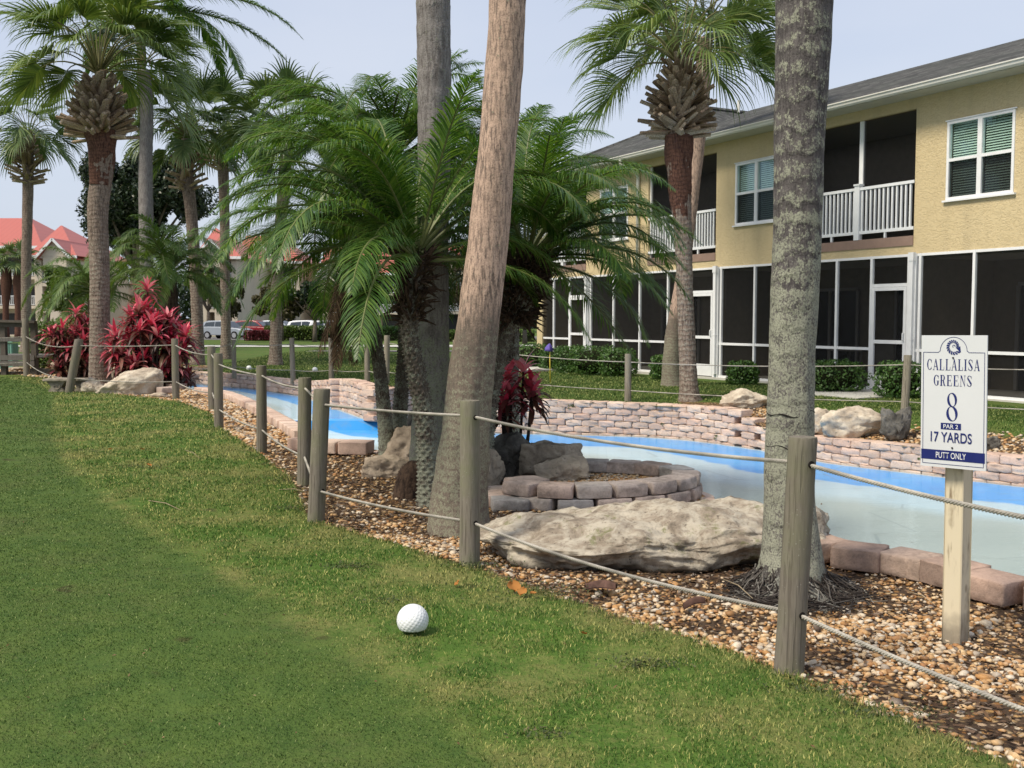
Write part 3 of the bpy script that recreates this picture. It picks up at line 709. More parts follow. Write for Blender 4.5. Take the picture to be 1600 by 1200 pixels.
k &= ((X-PB0.x)*BN[0]+(Y-PB0.y)*BN[1]) < -.9
X, Y = X[k], Y[k]; sc = Y/9
print('blades far', len(X)); blades('far_grass', X, Y, .03*(1+.35*(sc-1)), .007*sc, 32)
# ------------------------------------------------------------------ post and rope fence
def post(u, v, z, h, r, hole_z, label, lean=(0, 0), mat='wood', seed=0, ground=None, grp='fence posts', name='fence_post', hole_dir=None, Y=None, cat='post'):
    p = W(u, v, z) if Y is None else D(u, v, Y); p.z = h1(p.x, p.y) if z is None else z
    rt = root(name, (p.x, p.y, p.z), label, cat, grp)
    mb = MB(); m = 22 if p.y < 9 else 8; n = 26 if p.y < 9 else 12
    pts = [p+Vector((lean[0]*t, lean[1]*t, -.06+(h+.06)*t)) for t in [i/m for i in range(m+1)]]
    sd = seed*7.3
    def fn(i, a, q): return r*(.05*mnoise.noise(Vector((math.cos(a)*1.5, math.sin(a)*1.5, q.z*1.2+sd)))+.028*mnoise.noise(Vector((math.cos(a)*6, math.sin(a)*6, q.z*2+sd))))
    rr = [r*(1.02-.05*i/m) for i in range(m)]+[r*.93]
    pts[-1] = pts[-1]; pts.insert(-1, pts[-1]-Vector((0, 0, .012))); rr.insert(-1, r*.975)
    mb.tube(pts, rr, n, True, fn); mb.build('shaft', MAT[mat], rt, True, angle=.7)
    if hole_z and p.y < 9 and hole_dir is not None:
        for hz in hole_z:
            f = hz/h; c = p+Vector((lean[0]*f, lean[1]*f, hz)); hd = Vector((*hole_dir, 0)).normalized(); m2 = MB()
            m2.tube([c-hd*(r*1.04), c+hd*(r*1.04)], .0155, 12); m2.build('rope_hole', MAT['dark_hole'], rt, True, angle=.7)
    rt['_c'] = 0; del rt['_c']
    return p, lean, h
def hole(pp, hz):
    p, l, h = pp; return p+Vector((l[0]*hz/h, l[1]*hz/h, hz))
def ropeline(pts, sag=.02, steps=24):
    out = []
    for i in range(len(pts)-1):
        a, b_ = pts[i], pts[i+1]
        sg = sag[i] if hasattr(sag, '__len__') else sag
        for k in range(steps):
            t = k/steps; q = a.lerp(b_, t); q.z -= 4*sg*t*(1-t); out.append(q)
    out.append(pts[-1]); return out
def twisted(name, line, r, pitch, label, parent=None, step=.006):
    L = [0]
    for i in range(1, len(line)): L.append(L[-1]+(line[i]-line[i-1]).length)
    n = int(L[-1]/step); P = np.array([p[:] for p in line]); s = np.linspace(0, L[-1], n)
    C = np.stack([np.interp(s, L, P[:, k]) for k in range(3)], 1); Tn = np.gradient(C, axis=0); Tn /= np.linalg.norm(Tn, axis=1)[:, None]
    up = np.array([0, 0, 1.0]); X = np.cross(Tn, up); X /= np.linalg.norm(X, axis=1)[:, None]; Yv = np.cross(X, Tn)
    Vs = []; Fs = []; base = 0; m = 7; off = r*.52; sr = r*.55
    for k in range(3):
        a = s/pitch*2*math.pi+k*2.094; c = C+X*(np.cos(a)*off)[:, None]+Yv*(np.sin(a)*off)[:, None]
        q = np.arange(m)*2*math.pi/m; ring = c[:, None]+X[:, None]*(np.cos(q)*sr)[None, :, None]+Yv[:, None]*(np.sin(q)*sr)[None, :, None]
        Vs.append(ring.reshape(-1, 3)); i = np.arange(n-1)[:, None]*m+base; j = np.arange(m)[None]; j2 = (j+1) % m
        Fs.append(np.stack([i+j, i+m+j, i+m+j2, i+j2], -1).reshape(-1, 4)); base += n*m
    return T(npmesh(name, np.vstack(Vs), np.vstack(Fs), MAT['rope'], True), label, 'rope')
NEARP = []
def npost(*a, **k): NEARP.append(post(*a, **k))
# from the right frame edge to the far left
off = post(0, 0, 0, 1.0, .06, None, 'fence post just outside the right edge', Y=None) if False else None
npost(1232,1046,0,1.0,.061,(.89,.25),'nearest grey fence post, in front of the lichened palm trunk',lean=(.043,0),seed=1,hole_dir=(.46,-.9))
npost(734,879,0,1.0,.062,(.90,.255),'greenish fence post in front of the tan leaning palm trunk',lean=(.004,0),seed=2,hole_dir=(.6,-.8))
npost(493,811,0,.975,.064,(.86,.22),'front one of two close fence posts by the lawn edge',lean=(.06,0),seed=3,hole_dir=(.8,-.6))
npost(475,756,0,.965,.062,(.87,.25),'rear one of two close fence posts by the lawn edge, top cracked',lean=(.02,0),seed=4,hole_dir=(.2,-1),mat='wood')
npost(409,706,0,.97,.06,(.85,.25),'lone fence post left of the pair, in front of the blue channel',lean=(.01,0),seed=5)
npost(342,668,0,1.02,.064,(.87,.25),'taller-looking fence post in front of another one at the gravel corner',lean=(.01,0),seed=6)
npost(332,640,0,1.04,.068,(.88,.25),'fence post half hidden behind another at the gravel corner',seed=7)
npost(275,623,0,1.12,.066,(1.0,.32),'slim fence post beside the large red cordyline',seed=8)
npost(107,614,0,1.08,.085,(.93,.30),'weathered fence post leaning right beside the stone bench',lean=(.24,.0),seed=9)
npost(42,587,0,1.48,.085,(1.02,.35),'pale fence post standing by the dark wooden footbridge rail',seed=10,mat='wood_far')
nxt = (Vector((2.34,2.14,0)), (0,0), 1.0)
holes_u = [hole(NEARP[0],.89),hole(NEARP[1],.905),hole(NEARP[2],.86),hole(NEARP[3],.87),hole(NEARP[4],.86),hole(NEARP[5],.87),hole(NEARP[6],.90),hole(NEARP[7],1.0),hole(NEARP[8],.95),hole(NEARP[9],1.02)]
up_r = [hole(nxt,.885)]+holes_u; up_r.append(Vector((-15.5, 27.5, 1.0)))
lo_r = [hole(nxt,.22)]+[hole(p, z) for p, z in zip(NEARP, [.25,.255,.215,.25,.25,.25,.28,.32,.30,.35])]+[Vector((-15.5, 27.5, .33))]
twisted('upper_rope', ropeline(up_r, [.05,.035,.01,0,.03,.02,0,.05,.02,.12,.05]), .0098, .044, 'upper twisted rope threaded through the near posts beside the lawn')
twisted('lower_rope', ropeline(lo_r, [.04,.05,.02,0,.03,.03,0,.05,.04,.12,.05]), .0098, .044, 'lower twisted rope threaded low through the near posts beside the lawn')
FARP = []
for u, v, Y, h, r, m, lab, ln in [
    (290,578,26.7,.72,.055,'cream','short cream-painted post behind the red plant beside the far lawn',(0,0)),
    (366,581,26.2,.93,.06,'wood_far','far fence post left of the leaf-scarred small palm trunk',(0,0)),
    (458,592,23.9,1.02,.062,'wood_far','far fence post to the right of the leaf-scarred small palm trunk',(-.02,0)),
    (518,594,23.2,1.0,.062,'wood_far','far fence post partly behind the hanging brown fronds',(0,0)),
    (574,597,22.6,1.0,.062,'wood_far','far fence post just left of the slender knobby palm trunk',(0,0)),
    (604,600,22.0,1.06,.065,'wood_far','far fence post between two slender knobby palm trunks',(.02,0)),
    (712,606,21.0,1.0,.06,'wood_far','far fence post hidden behind the tan leaning palm trunk',(0,0)),
    (981,629,18.65,.87,.062,'wood_far','fence post on the far side of the channel below the drooping fronds',(0,0)),
    (1413,655,16.0,.87,.062,'wood_far','fence post on the far side of the channel just left of the sign',(.03,0))]:
    p = D(u, v, Y); FARP.append(post(u, v, None, h, r, None, lab, lean=ln, mat=m, seed=u, Y=Y, grp='fence posts'))
FARP.append((Vector((8.4,13.9,h1(8.4,13.9))), (0,0), .9)); 
def zfix(pp, hz): return hole(pp, hz)
def simple_rope(name, line, r, label): 
    mb = MB(); mb.tube(line, r, 6); return T(mb.build(name, MAT['rope'], None, True), label, 'rope')
hh = [.62,.85,.88,.86,.86,.9,.86,.72,.72,.78]
simple_rope('far_upper_rope', ropeline([Vector((-13.5,27.5,.95)), zfix(FARP[0],.62)]+[zfix(p, z) for p, z in zip(FARP[1:], hh[1:])], .05, 12), .009, 'upper rope of the far fence beyond the channel')
simple_rope('far_lower_rope', ropeline([Vector((-13.5,27.5,.3)), zfix(FARP[0],.18)]+[zfix(p, z) for p, z in zip(FARP[1:], [.25,.27,.27,.27,.27,.25,.2,.14,.17])], .03, 12), .009, 'lower rope of the far fence beyond the channel')

# ------------------------------------------------------------------ tee markers
def dimple_ball(name, c, r, sub, label, n=300, chip=True):
    V_, F_ = ico(sub); k = np.arange(n)+.5; ph = np.arccos(1-2*k/n); th = math.pi*(1+5**.5)*k
    Dm = np.stack([np.cos(th)*np.sin(ph), np.sin(th)*np.sin(ph), np.cos(ph)], 1)
    if sub > 3:
        dd = np.arccos(np.clip(V_@Dm.T, -1, 1)).min(1); V_ = V_*(1-.022*np.clip(1-(dd/.088)**2, 0, 1))[:, None]
    if chip: V_ = np.where(V_[:, 2:] < -.55, V_*np.array([1, 1, .6]), V_)
    V_ = V_*r+np.array(c)
    return T(npmesh(name, V_, F_, MAT['ballwhite'], True), label, 'tee marker', 'white ball tee markers')
b = NB('ball_white_plastic', .45, .4); n = b.noise(b.obj(), 9, 5, .6); g = b.noise(b.obj(), 120, 3)
zz = b.sep(b.pos())[2]
c_ = b.mix(b.ramp(n, [(.5, 0), (.75, .3)]), (.74,.76,.77), (.45,.45,.42)); c_ = b.mix(b.ramp(b.math('ADD', zz, b.math('MULTIPLY', n, .012)), [(.010, .7), (.022, 0)]), c_, (.22,.2,.13))
MAT['ballwhite'] = b.done(c_, b.bump(g, .1, .001))
bp_ = W(644, 991); dimple_ball('tee_marker_ball', (bp_.x, bp_.y+.03, .060), .076, 6, 'large white dimpled ball sunk in the near lawn in front of the fence', 260)
for u, v, l in [(389,577,'far white ball on the far lawn behind the second post from the left corner'),(492,576,'far white ball on the far lawn beside the hanging brown fronds')]:
    Y = 27.5 if u > 400 else 28.5; p = D(u, v, Y); dimple_ball('tee_marker_ball', (p.x, p.y, h1(p.x, p.y)+.055), .075, 3, l, chip=False)

# ------------------------------------------------------------------ sign
SP = W(1493, 990); SP.z = -.02
sg = root('golf_hole_sign', tuple(SP), 'white hole sign with navy lettering on a cream square post at the right', 'sign')
mb = MB(); a45 = math.radians(43); hw = .062
for z0, z1 in [(-.1, 1.06)]:
    P4 = [(SP.x+math.cos(a45+k*math.pi/2)*hw*1.05, SP.y+math.sin(a45+k*math.pi/2)*hw*1.05) for k in (0, 1, 2, 3)]
P4 = []
ang0 = math.radians(-52)
mb = MB(); ux = Vector((math.cos(ang0), math.sin(ang0), 0)); uy = Vector((-ux.y, ux.x, 0))
ring = []
for i in range(9):
    z = -.06+1.16*i/8
    for sx, sy in ((-1,-1),(1,-1),(1,1),(-1,1)):
        for jx, jy in ((.9, 1), (1, .9)) if sx*sy > 0 else ((1, .9), (.9, 1)):
            q = SP+ux*(sx*.046*jx)+uy*(sy*.046*jy); ring.append((q.x-.006*(z)+0, q.y, z))
n8 = 8; fs = []
for i in range(8):
    for k in range(n8): fs.append((i*n8+k, i*n8+(k+1) % n8, (i+1)*n8+(k+1) % n8, (i+1)*n8+k))
fs += [tuple(reversed(range(n8))), tuple(range(8*n8, 9*n8))]
mb.add(ring, fs); mb.build('sign_post', MAT['cream'], sg)
TL, TR, BL_, BR_ = D(1440,524,4.82), D(1543,524,4.60), D(1438,727,4.82), D(1533,740,4.60)
bx = (TR-TL); BWd = bx.length; bxn = bx.normalized(); bz = (BL_-TL); BHt = bz.length; bzn = bz.normalized(); bn = bxn.cross(bzn).normalized()
if bn.y > 0: bn = -bn          # towards the camera
bzn = (bzn-bxn*bzn.dot(bxn)).normalized()
def SB(x, y, d=0.0):           # x, y in unit board widths/heights from the top left
    return TL+bxn*(x*BWd)+bzn*(y*BHt)+bn*d
MAT['sign_face'] = plain('sign_face_white', (.62,.64,.66), .4, .4, .03, 3)
MAT['navy'] = plain('navy_vinyl', (.012,.020,.13), .4, .4, .08, 20)
MAT['sign_white_text'] = plain('sign_white_print', (.72,.74,.76), .4, .4, .02, 4)
mb = MB(); q = [SB(0,0,0), SB(1,0,0), SB(1,1,0), SB(0,1,0)]; q2 = [x-bn*.008 for x in q]
mb.add(q+q2, [(0,1,2,3),(7,6,5,4),(0,4,5,1),(1,5,6,2),(2,6,7,3),(3,7,4,0)]); board = mb.build('sign_board', MAT['sign_face'], sg)
ASP = BWd/BHt
def flat(name, polys, mat, d=.0012, parent=None):
    """polys: list of (list of (x,y) in unit board coords)"""
    mb = MB()
    for pl in polys:
        vs = [SB(x, y, d) for x, y in pl]; mb.add(vs, [tuple(range(len(vs)))])
    return mb.build(name, mat, parent or board)
def strip(pts, w, closed=False):
    out = []; n = len(pts)
    for i in range(n if closed else n-1):
        (x0, y0), (x1, y1) = pts[i], pts[(i+1) % n]; dx, dy = (x1-x0)*ASP, y1-y0; L = math.hypot(dx, dy) or 1
        ox, oy = -dy/L*w/2/ASP, dx/L*w/2; out.append([(x0+ox, y0+oy), (x0-ox, y0-oy), (x1-ox, y1-oy), (x1+ox, y1+oy)])
    return out
arch = [(.035,.975),(.035,.128),(.27,.128),(.285,.118)]+[(.50-.205*math.cos(math.pi*i/14)*1.0, .118-.105*math.sin(math.pi*i/14)) for i in range(15)][0:]+[(.715,.118),(.73,.128),(.965,.128),(.965,.975)]
flat('border_line', strip(arch, .004, True), MAT['navy'])
# nautilus of radial segments
shell = []
for i in range(17):
    a0 = -.35+i*.36; a1 = a0+.25; ro0 = .043+.0016*i; ri0 = ro0*(.46+.01*i)
    cxs, cys = .5, .083
    f = lambda a, r, tw=0: (cxs+math.cos(a+tw)*r/ASP*.92, cys-math.sin(a+tw)*r*.98)
    shell.append([f(a0, ri0, -.28), f((a0+a1)/2, (ri0+ro0)/2, -.22), f(a0, ro0*.97), f((a0+a1)/2, ro0*1.02), f(a1, ro0*.98), f(a1, ri0, -.28)])
shell.append([(.545,.098),(.60,.080),(.612,.128),(.585,.118)])
for i in range(8):
    a0 = i*.62; r0 = .016-.0012*i; shell.append([f(a0, r0*.55), f(a0, r0), f(a0+.45, r0*1.05), f(a0+.45, r0*.55)])
flat('shell_emblem', shell, MAT['navy'])
# serif capitals built from strokes: thick stems, hairlines and slab serifs; glyph box 0..1 x 0..1 (y down)
def ell(cx_, cy_, rx, ry, t, h, a0=0, a1=360, n=22):
    o = []
    for i in range(n):
        p0, p1 = math.radians(a0+(a1-a0)*i/n), math.radians(a0+(a1-a0)*(i+1)/n)
        A = lambda a, X, Y: (cx_+math.cos(a)*X, cy_-math.sin(a)*Y)
        o.append([A(p0, rx, ry), A(p1, rx, ry), A(p1, rx-t, ry-h), A(p0, rx-t, ry-h)])
    return o
def R(x0, y0, x1, y1): return [[(x0,y0),(x1,y0),(x1,y1),(x0,y1)]]
def serif(x, y, w=.2): return R(x-w, y-(.035 if y > .5 else 0), x+w, y+(0 if y > .5 else .035))
HL = .04
GL = {
 'C': ell(.5,.5,.46,.5,.2,.04,42,318)+R(.80,.06,.86,.34)+R(.80,.70,.84,.92),
 'A': [[(.46,0),(.54,0),(.16,1),(.10,1)], [(.42,0),(.58,0),(.95,1),(.72,1)]]+R(.24,.66,.76,.70)+serif(.13,1,.15)+serif(.84,1,.18),
 'L': R(.18,0,.40,1)+serif(.29,0,.23)+R(.05,.96,.90,1)+[[(.90,1),(.84,.96),(.88,.68),(.92,.68)]],
 'I': R(.38,0,.62,1)+serif(.5,0,.27)+serif(.5,1,.27),
 'S': ell(.48,.26,.34,.26,.14,.04,30,200)+ell(.50,.74,.36,.26,.15,.04,-150,20)+[[(.15,.30),(.34,.22),(.86,.68),(.66,.80)]]+R(.78,.05,.83,.30)+R(.12,.70,.17,.95),
 'G': ell(.5,.5,.46,.5,.2,.04,42,318)+R(.80,.06,.86,.34)+R(.64,.56,.86,.90)+R(.54,.54,.98,.575),
 'R': R(.12,0,.34,1)+serif(.23,0,.2)+serif(.23,1,.2)+R(.2,0,.55,.04)+R(.2,.48,.55,.52)+ell(.5,.26,.32,.26,.2,.04,-90,90)+[[(.46,.5),(.66,.5),(.86,1),(.66,1)]]+R(.66,.965,.98,1),
 'E': R(.14,0,.36,1)+serif(.25,0,.2)+serif(.25,1,.2)+R(.2,0,.84,.04)+R(.2,.96,.88,1)+R(.3,.48,.66,.52)+[[(.84,0),(.78,.0),(.83,.27),(.86,.27)]]+[[(.88,1),(.82,1),(.87,.68),(.90,.68)]]+R(.64,.38,.68,.62),
 'N': R(.16,0,.21,1)+R(.80,0,.85,1)+[[(.10,0),(.34,0),(.86,1),(.80,1)]]+serif(.18,1,.16)+serif(.82,0,.16),
}
def word(txt, x0, x1, y0, y1, gap=.10):
    n = len(txt); wds = [.55 if c == 'I' else 1 for c in txt]; tot = sum(wds)+gap*(n-1); u_ = (x1-x0)/tot; x = x0; out = []
    for c, w in zip(txt, wds):
        for pl in GL[c]:
            sx = 1/.60 if c == 'I' else 1
            out.append([(x+(((px-.5)*sx+.5) if c == 'I' else px)*u_*w, y0+py*(y1-y0)) for px, py in pl])
        x += u_*(w+gap)
    return out
flat('club_lettering', word('CALLALISA', .09, .895, .178, .262)+word('GREENS', .195, .79, .298, .380), MAT['navy'])
def ring8(cx_, cy_, rx, ry, t, h, shear):
    o = []
    for i in range(28):
        p = [2*math.pi*j/28 for j in (i, i+1)]
        A = lambda a, X, Y, s_: (cx_+math.cos(a)*X/ASP+s_*math.sin(a)*Y/ASP, cy_-math.sin(a)*Y)
        o.append([A(p[0], rx, ry, 0), A(p[1], rx, ry, 0), A(p[1], rx-t, ry-h, shear), A(p[0], rx-t, ry-h, shear)])
    return o
flat('hole_number', ring8(.485,.4835,.037,.0535,.0165,.006,-.14)+ring8(.485,.588,.043,.057,.019,.006,-.16), MAT['navy'])
def text(s_, cx_, cy_, h, wfit, mat, name, d=.0024):
    cu = bpy.data.curves.new(name, 'FONT'); cu.body = s_; cu.align_x = 'CENTER'; cu.align_y = 'CENTER'; cu.size = 1; cu.offset = .004 if h < .05 else .012
    ob = bpy.data.objects.new(name, cu); COL.objects.link(ob); bpy.context.view_layer.update()
    me = bpy.data.meshes.new_from_object(ob); bpy.data.objects.remove(ob); bpy.data.curves.remove(cu)
    xs = [v.co.x for v in me.vertices]; ys = [v.co.y for v in me.vertices]; X0, X1, Y0, Y1 = min(xs), max(xs), min(ys), max(ys)
    rl = Vector(root_loc(board))
    for v in me.vertices:
        v.co = SB(cx_+((v.co.x-X0)/(X1-X0)-.5)*wfit, cy_-((v.co.y-Y0)/(Y1-Y0)-.5)*h, d)-rl
    me.name = name; return link(me, name, mat, board)

flat('par_band', R(.315,.660,.625,.709), MAT['navy'])
text('PAR 2', .47, .685, .031, .225, MAT['sign_white_text'], 'par_lettering')
text('17 YARDS', .475, .768, .078, .63, MAT['navy'], 'yardage_lettering')
flat('lower_band', R(.012,.868,.985,.944), MAT['navy'])
text('PUTT ONLY', .475, .906, .046, .46, MAT['sign_white_text'], 'putt_lettering')
for y in (.168, .846):
    mb = MB(); c = SB(.495, y, .001); mb.tube([c, c+bn*.003], .0042, 10); mb.build('screw', MAT['dark_hole'], board, True, angle=.7)

# ------------------------------------------------------------------ rocks
def rock(name, c, size, seed, mat, label, rz=0, sub=5, planes=9, cut=.62, rough=.10, sink=.25, top=None, tilt=(0, 0), grp=None, shape=None, cat='rock', lump=.05):
    V_, F_ = ico(sub); rng = np.random.RandomState(seed)
    for k in range(planes):
        d_ = rng.randn(3); d_ /= np.linalg.norm(d_); c0 = cut+rng.rand()*.25
        h = V_@d_; ex = np.maximum(h-c0, 0); V_ = V_-np.outer(ex*.92, d_)
    if top is not None: V_[:, 2] = np.where(V_[:, 2] > top, top+(V_[:, 2]-top)*.15, V_[:, 2])
    P = [Vector(v) for v in V_]; off = Vector((seed*3.1, seed*1.7, seed*.9))
    out = []
    for p in P:
        n = p.normalized(); dsp = mnoise.fractal(p*1.6+off, 1.0, 2.0, 5)*rough*1.5
        rg_ = 1-abs(mnoise.noise(p*2.2+off*2))*2; dsp += rg_*rough*.2
        out.append(p+n*dsp)
    V_ = np.array([p[:] for p in out])*np.array(size)*.5
    if shape: V_ = shape(V_)
    ms_ = min(size); f1 = 2.6/max(.35, ms_); o2 = []
    for v in V_:       # pitting and ledges at their real size
        p = Vector(v); n = Vector((v[0]/size[0]**2, v[1]/size[1]**2, v[2]/size[2]**2)).normalized(); q = p*f1+off
        led = abs(((p.z+.25*p.x*.2+.06*mnoise.noise(p*2.5+off))*(7/max(.3, ms_))) % 1-.5)*2
        o2.append(p+n*ms_*(lump*mnoise.fractal(q, .8, 2, 5)-.05*max(0, abs(mnoise.fractal(q*1.9, .9, 2.1, 4))-.12)-(.0 if size[0] > 2 else .012)*(led**6)-.03*abs(mnoise.noise(q*4.5))))
    V_ = np.array([p[:] for p in o2])
    m = Matrix.Rotation(rz, 3, 'Z')@Matrix.Rotation(tilt[0], 3, 'X')@Matrix.Rotation(tilt[1], 3, 'Y'); V_ = V_@np.array(m).T
    zc = -V_[:, 2].min()-sink*size[2]; o = npmesh(name, V_+np.array([0, 0, zc]), F_, MAT[mat], True); o.location = tuple(c)
    return T(o, label, cat, grp)
def wpos(u, v, z=-.03): p = W(u, v, z); return (p.x, p.y, z)
# big flat boulder
def bigshape(V):
    sx, sy = 1.12, .55; x = V[:, 0]/sx; y = V[:, 1]/sy
    k = np.clip((x+1)/2, 0, 1); top = .40+.64*k**.9; up_ = V[:, 2] > 0
    V[:, 2] = np.where(up_, V[:, 2]*top*(1+.25*np.clip(y, -1, 1)), V[:, 2])
    und = np.clip((V[:, 2]+.02)/-.2+.3, 0, 1)*np.clip(-y*1.5, 0, 1)*np.clip(k*1.6-.3, 0, 1)
    V[:, 1] += und*.20
    V[:, 2] += .02*np.sin(V[:, 0]*7+V[:, 1]*9)
    return V
rock('boulder', (.84, 6.50, -.05), (2.16, 1.15, .50), 12, 'rock_big', 'long flat pale boulder with mossy patches between the middle and near fence posts', rz=-.10, sub=6, planes=6, cut=.74, rough=.085, sink=.24, shape=bigshape, grp=None, cat='boulder', lump=.05)
rock('boulder', (1.86, 6.62, -.04), (.50, .55, .52), 8, 'rock_big', 'end of pale boulder showing just right of the lichened trunk', sub=5, cut=.6, sink=.2, cat='boulder')
rock('rock', (.36, 9.55, -.05), (.78, .55, .62), 21, 'rock_grey', 'grey flat-topped rock behind another at the back of the oval bed', rz=.1, top=.35, sink=.08, rough=.05, planes=16, cut=.5)
rock('rock', (.40, 9.05, -.03), (.66, .46, .50), 22, 'rock_grey', 'blocky brown-grey rock standing just left of the oval bed', rz=-.1, planes=16, cut=.48, sink=.10, rough=.05)
rock('rock', (-.02, 9.75, -.03), (.42, .4, .5), 23, 'rock_dark', 'small dark rock at the foot of the slim red cordyline', sink=.1)
rock('rock', (-.20, 9.1, -.03), (.30, .3, .42), 24, 'rock_grey', 'small upright grey rock just right of the middle fence post', sink=.1)
rock('rock', (-1.22, 9.85, -.04), (.56, .42, .34), 25, 'rock_tan', 'low tan rock left of the knobby palm clump', rz=.2, sink=.2, top=.4)
rock('rock', (-1.10, 10.35, -.04), (.50, .42, .52), 26, 'rock_tan', 'taller tan rock behind the low one by the knobby palms', rz=-.3, sink=.15)
rock('rock', (-1.02, 11.2, -.04), (.5, .4, .55), 27, 'rock_dark', 'dark rock at the water edge behind the knobby palms', sink=.1)
p = W(186, 616); rock('boulder', (p.x, p.y+.5, -.05), (1.38, 1.0, .62), 33, 'rock_light', 'big pale wedge boulder at the foot of the left sabal palm', rz=.15, planes=5, cut=.66, rough=.07, sink=.22, cat='boulder', shape=lambda V: V*np.array([1, 1, 1])+np.stack([0*V[:, 0], 0*V[:, 0], np.where(V[:, 2] > -.1, V[:, 0]*.30, 0)], 1))
rock('rock', (p.x-.75, p.y+.55, -.03), (.5, .4, .42), 34, 'rock_light', 'small pale rock touching the left side of the wedge boulder', sink=.2)
for i, (u, v, sx, sz_, lab, m) in enumerate([(108,578,.62,.62,'upright pale craggy rock under the smaller red cordyline','rock_light'),(92,580,.5,.35,'pale rock just left of the craggy one under the smaller cordyline','rock_light'),
    (65,582,.95,.16,'long thin flat rock behind the pale fence post','rock_light'),(22,579,.7,.14,'flat brown rock below the footbridge boards','rock_tan'),(183,590,.5,.45,'pale rock seen right behind the left sabal trunk','rock_light'),
    (197,598,.42,.28,'low pale rock between the left sabal and the big red cordyline','rock_light'),(126,592,.35,.3,'rock half hidden behind the leaning fence post','rock_tan'),(250,618,.4,.10,'flat dark stone beside the slim post near the red cordyline','rock_tan')]):
    q = W(u, v); rock('rock', (q.x, q.y, -.03), (sx, sx*.75, sz_*1.25), 40+i, m, lab, sink=.15, sub=4)
for u, v, sx, sz_, lab, m, sd in [(1166,652,.95,.30,'pale low rock behind the wall step, left of the lichened trunk','rock_light',61),
    (1290,676,.62,.44,'pale rock on the wall bed just right of the lichened trunk','rock_light',62),(1328,680,1.0,.46,'jagged pale rock with dark hollows on the bed behind the wall','rock_light',63),
    (1398,690,.50,.42,'dark pitted rock with two peaks in front of the far post','rock_dark',64),(1550,697,.22,.2,'small dark rock on the wall bed right of the sign','rock_dark',65)]:
    Y = {1166:17.35,1290:15.2,1328:14.9,1398:14.35,1550:13.4}[u]; q = D(u, v, Y)
    zz_ = h1(q.x, q.y)
    if u == 1398:
        shp = lambda V: V+np.stack([0*V[:, 0], 0*V[:, 0], np.where(V[:, 2] > 0, (np.abs(V[:, 0])*1.1-.08)*.9, 0)], 1)
    else: shp = None
    rock('rock', (q.x, q.y, zz_), (sx, sx*.7, sz_*1.2), sd, m, lab, sink=.16, sub=5, shape=shp)
# stone bench
p = W(104, 613); bt = root('stone_bench', (p.x, p.y, 0), 'low carved stone bench with scrolled legs behind the leaning post', 'bench')
b = NB('cast_stone', .9, .15); n = b.noise(b.obj(), 9, 6, .7); MAT['cast'] = b.done(b.ramp(n, [(.3, (.13,.11,.085)), (.6, (.32,.28,.22)), (.8, (.42,.38,.30))]), b.bump(b.noise(b.obj(), 40, 4), .5, .01))
tv, tf = rbox_template(4, .2, (.9, .35, .05)); npmesh('seat_slab', tv*np.array([.98, .38, .055])+np.array([.02, .15, .25]), tf, MAT['cast'], parent=bt)
for sx in (-.22, .30):
    mb = MB(); prof = [(-.16,0),(.16,0),(.15,.05),(.10,.10),(.13,.15),(.18,.20),(.19,.226),(-.19,.226),(-.18,.20),(-.13,.15),(-.10,.10),(-.15,.05)]
    vs = [(sx+x, y, z) for y in (.02, .26) for x, z in prof]; n = len(prof)
    mb.add(vs, [tuple(range(n)), tuple(reversed(range(n, 2*n)))]+[((i+1) % n, i, n+i, n+(i+1) % n) for i in range(n)])
    spiral = [Vector((sx+math.cos(t)*(.016+.011*t), .012, .115+math.sin(t)*(.012+.009*t))) for t in [i*.35 for i in range(24)]]
    mb.tube(spiral, .008, 6); mb.build('bench_leg', MAT['cast'], bt, local=True)
# ------------------------------------------------------------------ palms
MAT['bark_lichen'] = bark('lichened_palm_bark', (.15,.135,.132), (.055,.049,.05), (.29,.295,.23), .76, .22, 1.8, 7.5, .6, 70)
MAT['bark_tan'] = bark('tan_sabal_bark', (.54,.385,.30), (.13,.10,.085), (.24,.235,.17), .42, -.9, 1.2, 16, .12, 60, None, (1.5,.88,(.13,.11,.09)), .6)
MAT['bark_grey'] = bark('grey_palm_bark', (.27,.25,.24), (.12,.105,.10), (.22,.235,.17), .5, -.2, 1.4, 3.5, .5, 45)
MAT['bark_sabal'] = bark('sabal_bark', (.30,.235,.19), (.08,.055,.045), (.33,.31,.25), .2, -.2, 3, 11, .55, 38)
MAT['bark_fibre'] = bark('red_brown_palm_fibre', (.17,.085,.06), (.035,.018,.014), None, 0, 0, 1, 14, .6, 50)
MAT['bark_knob'] = bark('knobby_palm_bark', (.16,.135,.11), (.045,.036,.03), (.27,.285,.22), .5, .2, .7, 5, .05, 90)
MAT['fibre_dark'] = bark('dark_crown_fibre', (.10,.065,.045), (.022,.015,.012), None, 0, 0, 1, 8, .4, 30)
MAT['fan'] = leafmat('fan_leaf', [(0, (.048,.082,.020)), (.4, (.095,.152,.036)), (.75, (.16,.22,.055)), (1, (.28,.30,.10))], .42, .22)
MAT['fan_far'] = leafmat('far_fan_leaf', [(0, (.04,.075,.026)), (.5, (.09,.145,.048)), (1, (.19,.23,.08))], .5, .2)  # leaf greens of the farther sabals
MAT['feather'] = leafmat('feather_leaflet', [(0, (.022,.060,.014)), (.35, (.050,.118,.021)), (.65, (.095,.180,.034)), (.88, (.17,.245,.055)), (1, (.28,.28,.10))], .38, .38)
MAT['feather_soft'] = leafmat('soft_feather_leaflet', [(0, (.05,.10,.025)), (.5, (.09,.16,.035)), (1, (.16,.22,.06))], .5, .3)
